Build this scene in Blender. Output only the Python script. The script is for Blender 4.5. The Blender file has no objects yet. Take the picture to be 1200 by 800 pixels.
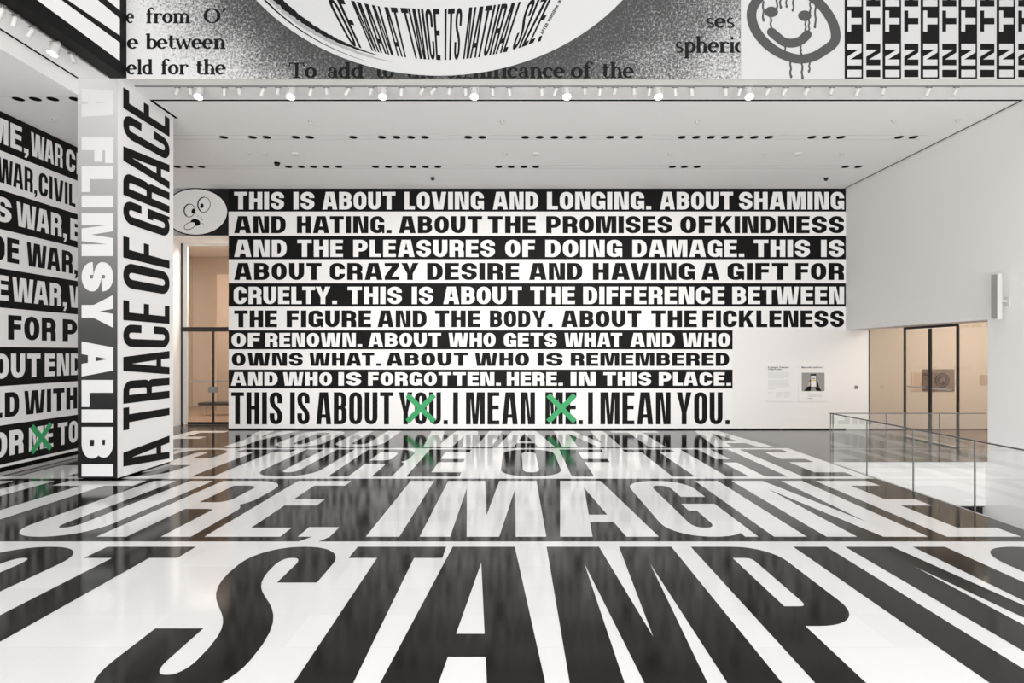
import bpy, bmesh, math, random
from mathutils import Vector, Matrix
from mathutils.geometry import tessellate_polygon, delaunay_2d_cdt
random.seed(7)
S = bpy.context.scene
COL = S.collection
R = math.radians

# ------------------------------------------------------------------ camera
EYE = 2.3          # lens height above the gallery floor
FOC = 720.0        # focal length in pixels of a 1200 px wide frame
VPX, VPY = 602.0, 413.5
cam = bpy.data.cameras.new('camera')
cam.sensor_width = 36.0
cam.lens = 36.0 * FOC / 1200.0
cam.shift_x = -(VPX - 600) / 1200.0
cam.shift_y = (VPY - 400) / 1200.0
cam.clip_start, cam.clip_end = 0.05, 200
camo = bpy.data.objects.new('camera', cam)
camo.location = (0, 0, EYE)
camo.rotation_euler = (R(90), 0, 0)
COL.objects.link(camo)
S.camera = camo

# ------------------------------------------------------------------ light and exposure
S.view_settings.view_transform = 'Standard'
S.view_settings.look = 'None'
S.view_settings.gamma = 1.0
S.view_settings.use_curve_mapping = False
S.view_settings.exposure = 0.0
W = bpy.data.worlds.new('world')
S.world = W
W.use_nodes = True
bg = W.node_tree.nodes['Background']
bg.inputs[0].default_value = (0.93, 0.95, 1.0, 1)
bg.inputs[1].default_value = 0.62


def area(name, loc, rot, sx, sy, energy, color=(1, 1, 1)):
    l = bpy.data.lights.new(name, 'AREA')
    l.shape = 'RECTANGLE'
    l.size, l.size_y, l.energy, l.color = sx, sy, energy, color
    o = bpy.data.objects.new(name, l)
    o.location, o.rotation_euler = loc, rot
    COL.objects.link(o)
    return o


area('rear_fill_light', (0, -7.5, 6.0), (R(90), 0, 0), 22, 10, 1150, (1, 0.99, 0.97))  # added broad fill behind the lens, not an actual window
area('low_ceiling_fill', (0, -3.5, 1.3), (R(110), 0, 0), 16, 2.2, 1900, (1, 0.985, 0.96))  # added low fill tilted up to brighten the gallery ceiling, no window there
area('stairwell_up_fill', (8.3, 7.0, -4.6), (R(180), 0, 0), 3.0, 11.0, 170, (1, 0.98, 0.95))  # added fill hidden in the stairwell, shines up to lift the ceiling
area('atrium_skylight', (1, 3, 15.5), (0, 0, 0), 16, 14, 950, (1, 1, 1))

# ------------------------------------------------------------------ dimensions (metres)
H = EYE * 3.15                    # gallery ceiling
YB = 18.44                        # back wall
XR = 9.96                         # right wall
XL = -9.89                        # left lettered wall
YF = 11.05                        # upper front wall
XF = -6.96                        # upper left wall
XRAIL = 6.65                      # glass railing beside the stairwell
YRAIL = 13.0
SB = FOC / YB
TOPZ = 15.2


def bx_(x): return (x - VPX) / SB              # photo measure -> metres on the back wall
def bz_(y): return EYE + (VPY - y) / SB
SF = FOC / YF
def fx_(x): return (x - VPX) / SF              # ... on the upper front wall
def fz_(y): return EYE + (VPY - y) / SF


# ------------------------------------------------------------------ materials
def mat(name, color, rough=0.5, metal=0.0, spec=0.5, emit=None, estr=0.0):
    m = bpy.data.materials.new(name)
    m.use_nodes = True
    b = m.node_tree.nodes['Principled BSDF']
    b.inputs['Base Color'].default_value = (*color, 1)
    b.inputs['Roughness'].default_value = rough
    b.inputs['Metallic'].default_value = metal
    b.inputs['Specular IOR Level'].default_value = spec
    if emit:
        b.inputs['Emission Color'].default_value = (*emit, 1)
        b.inputs['Emission Strength'].default_value = estr
    return m


def nd(m, t, **kw):
    n = m.node_tree.nodes.new(t)
    for k, v in kw.items():
        setattr(n, k, v)
    return n


def plaster(name, color, rough=0.6, bump=0.05, scale=60, spec=0.3):
    m = mat(name, color, rough, spec=spec)
    t = m.node_tree
    b = t.nodes['Principled BSDF']
    tc = nd(m, 'ShaderNodeTexCoord')
    n = nd(m, 'ShaderNodeTexNoise')
    n.inputs['Scale'].default_value = scale
    n.inputs['Detail'].default_value = 3
    bp = nd(m, 'ShaderNodeBump')
    bp.inputs['Strength'].default_value = bump
    bp.inputs['Distance'].default_value = 0.01
    t.links.new(tc.outputs['Object'], n.inputs['Vector'])
    t.links.new(n.outputs['Fac'], bp.inputs['Height'])
    t.links.new(bp.outputs['Normal'], b.inputs['Normal'])
    return m


def floor_mat(name, color, seam, rough, spec, sw=1.2, sh=0.6):
    """glossy floor film over stone slabs whose joints read through it"""
    m = mat(name, color, rough, spec=spec)
    t = m.node_tree
    b = t.nodes['Principled BSDF']
    tc = nd(m, 'ShaderNodeTexCoord')
    br = nd(m, 'ShaderNodeTexBrick')
    br.inputs['Color1'].default_value = (*color, 1)
    br.inputs['Color2'].default_value = (*[c * 0.93 for c in color], 1)
    br.inputs['Mortar'].default_value = (*seam, 1)
    br.inputs['Scale'].default_value = 1.0
    br.inputs['Mortar Size'].default_value = 0.004
    br.inputs['Brick Width'].default_value = sw
    br.inputs['Row Height'].default_value = sh
    n = nd(m, 'ShaderNodeTexNoise')
    n.inputs['Scale'].default_value = 9
    n.inputs['Detail'].default_value = 5
    mr = nd(m, 'ShaderNodeMapRange')
    mr.inputs['To Min'].default_value = rough * 0.8
    mr.inputs['To Max'].default_value = rough * 1.25
    t.links.new(tc.outputs['Object'], br.inputs['Vector'])
    t.links.new(tc.outputs['Object'], n.inputs['Vector'])
    t.links.new(br.outputs['Color'], b.inputs['Base Color'])
    t.links.new(n.outputs['Fac'], mr.inputs['Value'])
    t.links.new(mr.outputs['Result'], b.inputs['Roughness'])
    bp = nd(m, 'ShaderNodeBump')
    bp.inputs['Strength'].default_value = 0.12
    bp.inputs['Distance'].default_value = 0.002
    n2 = nd(m, 'ShaderNodeTexNoise')
    n2.inputs['Scale'].default_value = 2.2
    n2.inputs['Detail'].default_value = 2
    t.links.new(tc.outputs['Object'], n2.inputs['Vector'])
    t.links.new(n2.outputs['Fac'], bp.inputs['Height'])
    t.links.new(bp.outputs['Normal'], b.inputs['Normal'])
    return m


def glass_mat(name, tint, refl=1.0, rough=0.0, ior=1.5):
    m = bpy.data.materials.new(name)
    m.use_nodes = True
    t = m.node_tree
    t.nodes.clear()
    out = nd(m, 'ShaderNodeOutputMaterial')
    mix = nd(m, 'ShaderNodeMixShader')
    tr = nd(m, 'ShaderNodeBsdfTransparent')
    tr.inputs[0].default_value = (*tint, 1)
    gl = nd(m, 'ShaderNodeBsdfGlossy')
    gl.inputs['Roughness'].default_value = rough
    gl.inputs['Color'].default_value = (refl, refl, refl, 1)
    fr = nd(m, 'ShaderNodeFresnel')
    fr.inputs['IOR'].default_value = ior
    ge = nd(m, 'ShaderNodeNewGeometry')
    sb = nd(m, 'ShaderNodeMath', operation='SUBTRACT')
    sb.inputs[0].default_value = 1.0
    mu_ = nd(m, 'ShaderNodeMath', operation='MULTIPLY')
    t.links.new(ge.outputs['Backfacing'], sb.inputs[1])
    t.links.new(sb.outputs[0], mu_.inputs[0])
    t.links.new(fr.outputs[0], mu_.inputs[1])
    t.links.new(mu_.outputs[0], mix.inputs[0])
    t.links.new(tr.outputs[0], mix.inputs[1])
    t.links.new(gl.outputs[0], mix.inputs[2])
    t.links.new(mix.outputs[0], out.inputs[0])
    return m


def ramp_mat(name, axis, lo, hi, stops, rough=0.4):
    """a printed blend between greys along one axis of the sheet"""
    m = mat(name, (0.5, 0.5, 0.5), rough, spec=0.3)
    t = m.node_tree
    b = t.nodes['Principled BSDF']
    tc = nd(m, 'ShaderNodeTexCoord')
    sp = nd(m, 'ShaderNodeSeparateXYZ')
    mr = nd(m, 'ShaderNodeMapRange')
    mr.inputs['From Min'].default_value = lo
    mr.inputs['From Max'].default_value = hi
    cr = nd(m, 'ShaderNodeValToRGB')
    els = cr.color_ramp.elements
    while len(els) < len(stops):
        els.new(0.5)
    for e, (p, v) in zip(els, stops):
        e.position = p
        e.color = (v, v, v, 1)
    t.links.new(tc.outputs['Object'], sp.inputs[0])
    t.links.new(sp.outputs[axis], mr.inputs['Value'])
    t.links.new(mr.outputs['Result'], cr.inputs['Fac'])
    t.links.new(cr.outputs['Color'], b.inputs['Base Color'])
    return m


M = dict(
    wall=plaster('white_wall_paint', (0.84, 0.825, 0.81)),
    ceil=plaster('ceiling_paint', (0.88, 0.87, 0.865), 0.7),
    vwhite=plaster('white_wall_film', (0.87, 0.86, 0.855), 0.38, 0.02, 25),
    vblack=plaster('black_wall_film', (0.007, 0.0066, 0.0066), 0.5, 0.02, 25, 0.10),
    fwhite=floor_mat('white_floor_film', (0.82, 0.815, 0.81), (0.74, 0.735, 0.73), 0.10, 0.45),
    fblack=floor_mat('black_floor_film', (0.009, 0.0085, 0.008), (0.018, 0.016, 0.015), 0.10, 0.16),
    fbare=floor_mat('dark_stone_floor', (0.05, 0.047, 0.045), (0.028, 0.026, 0.025), 0.16, 0.45, 1.8, 0.18),
    cwhite=plaster('white_column_film', (0.66, 0.66, 0.665), 0.5, 0.02, 25, 0.2),
    pwhite=plaster('white_print_film', (0.50, 0.50, 0.50), 0.6, 0.02, 25, 0.2),
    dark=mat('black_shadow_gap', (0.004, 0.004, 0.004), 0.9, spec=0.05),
    darkmetal=mat('dark_bronze_metal', (0.03, 0.028, 0.026), 0.4, 0.6),
    steel=mat('brushed_steel', (0.42, 0.41, 0.40), 0.3, 1.0),
    railsteel=mat('rail_steel', (0.22, 0.215, 0.21), 0.35, 1.0),
    lamp=mat('white_lamp_enamel', (0.66, 0.65, 0.64), 0.4),
    lampgrey=mat('grey_lamp_metal', (0.25, 0.25, 0.25), 0.4, 0.5),
    bulb=mat('glowing_lamp_face', (1, 1, 1), 0.5, emit=(1, 0.97, 0.92), estr=6),
    green=plaster('green_paint', (0.045, 0.37, 0.135), 0.5, 0.02),
    glass=glass_mat('clear_railing_glass', (0.965, 0.972, 0.968), ior=1.95),
    dglass=glass_mat('door_glass', (0.80, 0.78, 0.75)),
    tan=plaster('tan_interior_paint', (0.50, 0.415, 0.34), 0.7),
    tandark=plaster('brown_interior_panel', (0.27, 0.205, 0.16), 0.7),
    beige=plaster('beige_interior_paint', (0.62, 0.535, 0.45), 0.7),
    wood=floor_mat('brown_wood_floor', (0.20, 0.13, 0.09), (0.10, 0.07, 0.05), 0.3, 0.4, 1.5, 0.12),
    paint=mat('grey_black_spray_paint', (0.07, 0.07, 0.07), 0.6, spec=0.15),
    ink=mat('black_printing_ink', (0.008, 0.008, 0.008), 0.6, spec=0.12),
    slotgrey=mat('grey_slot_edge', (0.5, 0.49, 0.485), 0.6),
    inkgrey=mat('grey_printing_ink', (0.30, 0.30, 0.30), 0.5),
    board=mat('white_sign_board', (0.83, 0.82, 0.81), 0.5),
    picgrey=mat('grey_printed_photo', (0.30, 0.30, 0.29), 0.5),
    picblue=mat('blue_printed_photo', (0.30, 0.36, 0.50), 0.5),
    yellow=mat('yellow_printed_strip', (0.75, 0.55, 0.10), 0.5),
    skin=mat('printed_hand_tone', (0.45, 0.40, 0.36), 0.5),
    picbrown=mat('brown_printed_photo', (0.135, 0.088, 0.068), 0.5),
    picmid=mat('light_brown_printed_photo', (0.24, 0.17, 0.135), 0.5),
    picdeep=mat('dark_brown_printed_photo', (0.05, 0.032, 0.028), 0.5),
    grille=mat('grey_loudspeaker_grille', (0.28, 0.27, 0.26), 0.6),
    leather=mat('black_bench_leather', (0.012, 0.012, 0.012), 0.4),
)


# ------------------------------------------------------------------ mesh helpers
class MB:
    """collects geometry for ONE mesh"""
    def __init__(self):
        self.v, self.f = [], []

    def add(self, pts, faces):
        n = len(self.v)
        self.v += [tuple(p) for p in pts]
        self.f += [tuple(i + n for i in f) for f in faces]

    def box(self, x0, x1, y0, y1, z0, z1):
        p = [(x, y, z) for x in (x0, x1) for y in (y0, y1) for z in (z0, z1)]
        self.add(p, [(0, 1, 3, 2), (4, 6, 7, 5), (0, 4, 5, 1), (2, 3, 7, 6), (0, 2, 6, 4), (1, 5, 7, 3)])
        return self

    def polys(self, plist, fn):
        return self.union(plist, fn)

    def letters(self, ls, fn):
        for l in ls:
            self.union(l, fn)
        return self

    def plain(self, plist, fn):
        for p in plist:
            if len(p) == 4 and getattr(p, 'quad', False):
                self.add([fn(*q) for q in p], [(0, 1, 2, 3)])
                continue
            tris = tessellate_polygon([[Vector((a, b, 0)) for a, b in p]])
            self.add([fn(*q) for q in p], [tuple(t) for t in tris])
        return self

    def union(self, plist, fn):
        """overlapping outlines fused into one flat sheet"""
        vs, es, pls = [], [], []
        xs = [a[0] for p in plist for a in p]
        ys = [a[1] for p in plist for a in p]
        if not xs: return self
        k = 1.0 / max(max(xs) - min(xs), max(ys) - min(ys), 1e-9)
        ox, oy = min(xs), min(ys)
        for p in plist:
            q = [((a[0] - ox) * k, (a[1] - oy) * k) for a in p]
            if len(q) == 4 and getattr(p, 'quad', False):
                parts = [q[:3], [q[0], q[2], q[3]]]
            else:
                parts = [q]
            for q in parts:
                ar = sum(q[i - 1][0] * q[i][1] - q[i][0] * q[i - 1][1] for i in range(len(q)))
                if abs(ar) < 1e-7: continue
                n = len(vs)
                vs += [Vector(a) for a in q]
                es += [(n + i, n + (i + 1) % len(q)) for i in range(len(q))]
                pls.append(q)

        def inside(x, y, q):
            c = False
            for i in range(len(q)):
                (xa, ya), (xb, yb) = q[i - 1], q[i]
                if (ya > y) != (yb > y) and x < (xb - xa) * (y - ya) / (yb - ya) + xa:
                    c = not c
            return c
        boxes = [(min(a[0] for a in q), max(a[0] for a in q), min(a[1] for a in q), max(a[1] for a in q)) for q in pls]
        r = delaunay_2d_cdt(vs, es, [], 0, 1e-5)
        keep = []
        for f in r[2]:
            cx = sum(r[0][i][0] for i in f) / len(f)
            cy = sum(r[0][i][1] for i in f) / len(f)
            for b, q in zip(boxes, pls):
                if b[0] <= cx <= b[1] and b[2] <= cy <= b[3] and inside(cx, cy, q):
                    keep.append(tuple(f))
                    break
        used = sorted({i for f in keep for i in f})
        ix = {v: i for i, v in enumerate(used)}
        self.add([fn(r[0][i][0] / k + ox, r[0][i][1] / k + oy) for i in used], [tuple(ix[i] for i in f) for f in keep])
        return self

    def lathe(self, prof, n=24, axis=(0, 0, 1), org=(0, 0, 0), cap=True):
        """prof: (radius, height) pairs along the axis"""
        ax = Vector(axis).normalized()
        u = ax.orthogonal().normalized()
        w = ax.cross(u)
        o = Vector(org)
        base = len(self.v)
        for r, h in prof:
            for k in range(n):
                a = 2 * math.pi * k / n
                self.v.append(tuple(o + ax * h + (u * math.cos(a) + w * math.sin(a)) * r))
        for i in range(len(prof) - 1):
            for k in range(n):
                a = base + i * n + k
                b = base + i * n + (k + 1) % n
                self.f.append((a, b, b + n, a + n))
        if cap:
            self.f.append(tuple(base + k for k in range(n))[::-1])
            self.f.append(tuple(base + (len(prof) - 1) * n + k for k in range(n)))
        return self

    def tube(self, a, b, r, n=12):
        a, b = Vector(a), Vector(b)
        d = b - a
        return self.lathe([(r, 0), (r, d.length)], n, d, a)

    def build(self, name, m, parent=None, bevel=0.0, smooth=False, fixn=False):
        me = bpy.data.meshes.new(name)
        me.from_pydata(self.v, [], self.f)
        if fixn:
            b = bmesh.new()
            b.from_mesh(me)
            bmesh.ops.recalc_face_normals(b, faces=b.faces)
            b.to_mesh(me)
            b.free()
        me.materials.append(m)
        if smooth:
            for p in me.polygons:
                p.use_smooth = True
        o = bpy.data.objects.new(name, me)
        COL.objects.link(o)
        if parent:
            o.parent = parent
        if bevel:
            md = o.modifiers.new('bevel', 'BEVEL')
            md.width, md.segments = bevel, 2
        return o


def tag(o, label, cat, group=None, kind=None):
    o['label'], o['category'] = label, cat
    if group: o['group'] = group
    if kind: o['kind'] = kind
    return o


def struct(o):
    o['kind'] = 'structure'
    return o


def empty(name, loc=(0, 0, 0), rz=0.0):
    e = bpy.data.objects.new(name, None)
    e.empty_display_size = 0.1
    e.location = loc
    e.rotation_euler = (0, 0, rz)
    COL.objects.link(e)
    return e


def copy_tree(o, parent=None):
    c = o.copy()
    COL.objects.link(c)
    if parent:
        c.parent = parent
    for ch in list(o.children):
        copy_tree(ch, c)
    return c


# ------------------------------------------------------------------ heavy sans capitals
class Q(list):
    quad = True


class Letters(list):
    """a list of letters, each a list of outlines"""


def stroke(pts, tw, th):
    """band along a centre line; tw = thickness of uprights, th = of horizontals"""
    out, L, Rr = [], [], []
    n = len(pts)
    for i in range(n):
        a = pts[max(i - 1, 0)]
        b = pts[min(i + 1, n - 1)]
        dx, dy = b[0] - a[0], b[1] - a[1]
        l = math.hypot(dx, dy) or 1
        nx, ny = -dy / l, dx / l
        L.append((pts[i][0] + nx * tw / 2, pts[i][1] + ny * th / 2))
        Rr.append((pts[i][0] - nx * tw / 2, pts[i][1] - ny * th / 2))
    for i in range(n - 1):
        out.append(Q([L[i], L[i + 1], Rr[i + 1], Rr[i]]))
    return out


def arc(cx, cy, rx, ry, a0, a1, n=12, e=2.25):
    r = []
    for i in range(n + 1):
        a = math.radians(a0 + (a1 - a0) * i / n)
        c, s = math.cos(a), math.sin(a)
        c = math.copysign(abs(c) ** (2 / e), c)
        s = math.copysign(abs(s) ** (2 / e), s)
        r.append((cx + rx * c, cy + ry * s))
    return r


def rect(x0, y0, x1, y1):
    return Q([(x0, y0), (x1, y0), (x1, y1), (x0, y1)])


def bowl(xs, xr, yt, yb, rx):
    ry = (yt - yb) / 2
    ryc = min(ry, rx * 1.25)
    p = [(xs, yt), (xr - rx, yt)]
    p += arc(xr - rx, yt - ryc, rx, ryc, 90, 0)[1:]
    if ry > ryc * 1.02:
        p += [(xr, yb + ryc)]
    p += arc(xr - rx, yb + ryc, rx, ryc, 0, -90)[1:]
    p += [(xs, yb)]
    return p


def glyph(ch, w, h, v, t):
    x0, x1, y0, y1 = v / 2, w - v / 2, t / 2, h - t / 2
    rx = (x1 - x0) / 2
    ry = min((y1 - y0) / 2 * 0.92, max(rx * 1.35, h * 0.12))
    cx = w / 2
    P = []
    if ch == 'I':
        P = [rect(0, 0, w, h)]
    elif ch == '.':
        P = [rect(0, 0, w, min(w, h * 0.2))]
    elif ch == ',':
        d = min(w, h * 0.2)
        P = [rect(0, 0, w, d), [(w * 0.45, 0), (w, 0), (w, -d * 0.15), (w * 0.55, -d * 0.95), (w * 0.1, -d * 0.95)]]
    elif ch in 'EFL':
        P = [rect(0, 0, v, h)]
        if ch in 'EF':
            P += [rect(v, h - t, w, h), rect(v, h * 0.53 - t / 2, w * 0.95, h * 0.53 + t / 2)]
        if ch in 'EL':
            P += [rect(v, 0, w, t)]
    elif ch == 'T':
        P = [rect(cx - v / 2, 0, cx + v / 2, h - t), rect(0, h - t, w, h)]
    elif ch == 'H':
        P = [rect(0, 0, v, h), rect(w - v, 0, w, h), rect(v, h * 0.52 - t / 2, w - v, h * 0.52 + t / 2)]
    elif ch in 'AV':
        vv = v * 0.98
        ap = 0.83
        e = (w / 2 - vv) / ap
        tl = max(w / 2 - e, 0.02 * w)          # half of the flat top
        l = [(0, 0), (vv, 0), (cx, ap * h), (cx, h), (cx - tl, h)]
        r = [(w - a, b) for a, b in l][::-1]
        if ch == 'A':
            yb, yt2 = h * 0.20, h * 0.20 + t * 0.95
            s = e / h
            P = [l, r, Q([(vv * 0.9 + yb * s, yb), (w - vv * 0.9 - yb * s, yb), (w - vv * 0.9 - yt2 * s, yt2), (vv * 0.9 + yt2 * s, yt2)])]
        else:
            P = [[(a, h - b) for a, b in l][::-1], [(a, h - b) for a, b in r][::-1]]
    elif ch == 'W':
        vv = v * 0.86
        hw = w * 0.535
        for off in (0, w - hw):
            for p in glyph('V', hw, h, vv, t):
                P.append([(a + off, b) for a, b in p])
    elif ch == 'M':
        c = v * 0.98
        tw = v * 1.62
        tw = min(tw, w * 0.42)
        l = [(0, 0), (v * 0.92, 0), (v * 0.92, 0.82 * h), (cx - c / 2, 0), (cx, 0), (cx, 0.30 * h), (tw, h), (0, h)]
        P = [l, [(w - a, b) for a, b in l][::-1]]
    elif ch == 'N':
        tn = min(w * 0.52, v * 1.35)
        vv = v * 0.92
        P = [[(0, 0), (vv, 0), (vv, 0.80 * h), (w - tn, 0), (w, 0), (w, h), (w - vv, h), (w - vv, 0.20 * h), (tn, h), (0, h)]]
    elif ch == 'Y':
        vv = v * 1.08
        P = [[(0, h), (cx - v / 2, 0.38 * h), (cx - v / 2, 0), (cx + v / 2, 0), (cx + v / 2, 0.38 * h), (w, h), (w - vv, h), (cx, 0.56 * h), (vv, h)]]
    elif ch == 'X':
        P = [[(0, 0), (v, 0), (w, h), (w - v, h)], [(w - v, 0), (w, 0), (v, h), (0, h)]]
    elif ch == 'Z':
        P = [rect(0, h - t, w, h), rect(0, 0, w, t), Q([(0, t), (v * 1.25, t), (w, h - t), (w - v * 1.25, h - t)])]
    elif ch == 'K':
        P = [rect(0, 0, v, h), [(v, 0.30 * h), (v, 0.58 * h), (w - v * 1.15, h), (w, h)],
             [(v * 1.18, 0.50 * h), (w - v * 1.1, 0), (w, 0), (v * 1.75, 0.68 * h)]]
    elif ch == 'O':
        p = [(x1, h / 2)] + arc(cx, y1 - ry, rx, ry, 0, 180, 22) + arc(cx, y0 + ry, rx, ry, 180, 360, 22) + [(x1, h / 2)]
        P = stroke(p, v, t)
    elif ch in 'CG':
        r2 = min(ry, y1 - 0.655 * h)
        p = [(x1, 0.635 * h)] + arc(cx, y1 - r2, rx, r2, 0, 180, 22) + arc(cx, y0 + r2, rx, r2, 180, 360, 22) + [(x1, 0.365 * h)]
        P = stroke(p, v, t)
        if ch == 'G':
            P += [rect(w - v, 0.3 * h, w, 0.5 * h), rect(w * 0.53, 0.5 * h - t, w, 0.5 * h), rect(w - v * 0.42, 0, w, 0.4 * h)]
    elif ch == 'U':
        p = [(x0, h)] + arc(cx, y0 + ry, rx, ry, 180, 360, 22) + [(x1, h)]
        P = stroke(p, v, t)
    elif ch == 'J':
        p = [(x0, 0.35 * h)] + arc(cx, y0 + ry, rx, ry, 180, 360, 22) + [(x1, h)]
        P = stroke(p, v, t)
    elif ch == 'S':
        r2 = min(ry, 0.235 * h)
        p = [(x1, 0.655 * h)] + arc(cx, y1 - r2, rx, r2, 0, 180, 20)
        a, b = (x0, y1 - r2), (x1, y0 + r2)
        k = (a[1] - b[1]) * 0.55
        for i in range(1, 14):
            q = i / 14
            c0, c1, c2, c3 = (1 - q) ** 3, 3 * q * (1 - q) ** 2, 3 * q * q * (1 - q), q ** 3
            p.append((c0 * a[0] + c1 * a[0] + c2 * b[0] + c3 * b[0], c0 * a[1] + c1 * (a[1] - k) + c2 * (b[1] + k) + c3 * b[1]))
        p += arc(cx, y0 + r2, rx, r2, 0, -180, 20) + [(x0, 0.345 * h)]
        P = stroke(p, v, t)
    elif ch == 'D':
        P = [rect(0, 0, v, h)] + stroke(bowl(v * 0.9, x1, y1, y0, rx * 1.05), v, t)
    elif ch in 'PRB':
        ym = {'P': 0.42, 'R': 0.47, 'B': 0.525}[ch] * h
        P = [rect(0, 0, v, h)] + stroke(bowl(v * 0.9, x1 - (0.03 * w if ch == 'B' else 0), y1, ym, rx * 0.95), v, t)
        if ch == 'B':
            P += stroke(bowl(v * 0.9, x1, ym, y0, rx * 0.95), v, t)
        if ch == 'R':
            xl = x1
            r2 = min(rx * 0.8, ym * 0.5)
            p = [(v * 0.9, ym), (xl - r2, ym)] + arc(xl - r2, ym - r2, r2, r2, 90, 0)[1:] + [(xl, 0)]
            P += stroke(p, v, t)
    elif ch == "'":
        P = [rect(0, h * 0.7, w, h)]
    return P


UNITS = dict(M=1.40, W=1.62, A=1.16, E=0.88, F=0.84, L=0.80, T=1.0, Y=1.14, S=1.0, V=1.12, K=1.12, Z=0.94, N=1.08)
FIX = "I.,'"


def word(txt, x0, x1, y0, y1, r=0.385, tk=None, g=0.15):
    """glyph outlines of one word filling the given box"""
    n = len(txt)
    gaps = 0.0
    for a, b in zip(txt, txt[1:]):
        gaps += g * (0.25 if (a in 'AVWYTL' and b in 'AVWYT') and a != b and not (a + b in ('TT', 'VW', 'WV')) else 1)
    tot = sum(r if c in FIX else UNITS.get(c, 1) for c in txt) + gaps
    k = (x1 - x0) / tot
    h = y1 - y0
    v = r * k
    t = tk * h if tk else min(0.205 * h, 0.82 * v)
    x, P = x0, []
    for i, c in enumerate(txt):
        w = v if c in FIX else UNITS.get(c, 1) * k
        P.append([type(p)([(a + x, b + y0) for a, b in p]) for p in glyph(c, w, h, v, t)])
        x += w
        if i < n - 1:
            b = txt[i + 1]
            x += k * g * (0.25 if (c in 'AVWYTL' and b in 'AVWYT') and c != b and not (c + b in ('TT', 'VW', 'WV')) else 1)
    return P


# ------------------------------------------------------------------ old style roman letters (for the enlarged book page)
def SL(x0, y0, x1, y1, w):
    d = math.hypot(x1 - x0, y1 - y0)
    nx, ny = -(y1 - y0) / d * w / 2, (x1 - x0) / d * w / 2
    return [Q([(x0 + nx, y0 + ny), (x1 + nx, y1 + ny), (x1 - nx, y1 - ny), (x0 - nx, y0 - ny)])]


def SA(cx, cy, rx, ry, a0, a1, v=0.31, t=0.14):
    return stroke(arc(cx, cy, rx, ry, a0, a1, 18, 2.0), v, t)


def disc(cx, cy, rx, ry=None, n=16):
    ry = ry or rx
    return [[(cx + rx * math.cos(2 * math.pi * i / n), cy + ry * math.sin(2 * math.pi * i / n)) for i in range(n)]]


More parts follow.
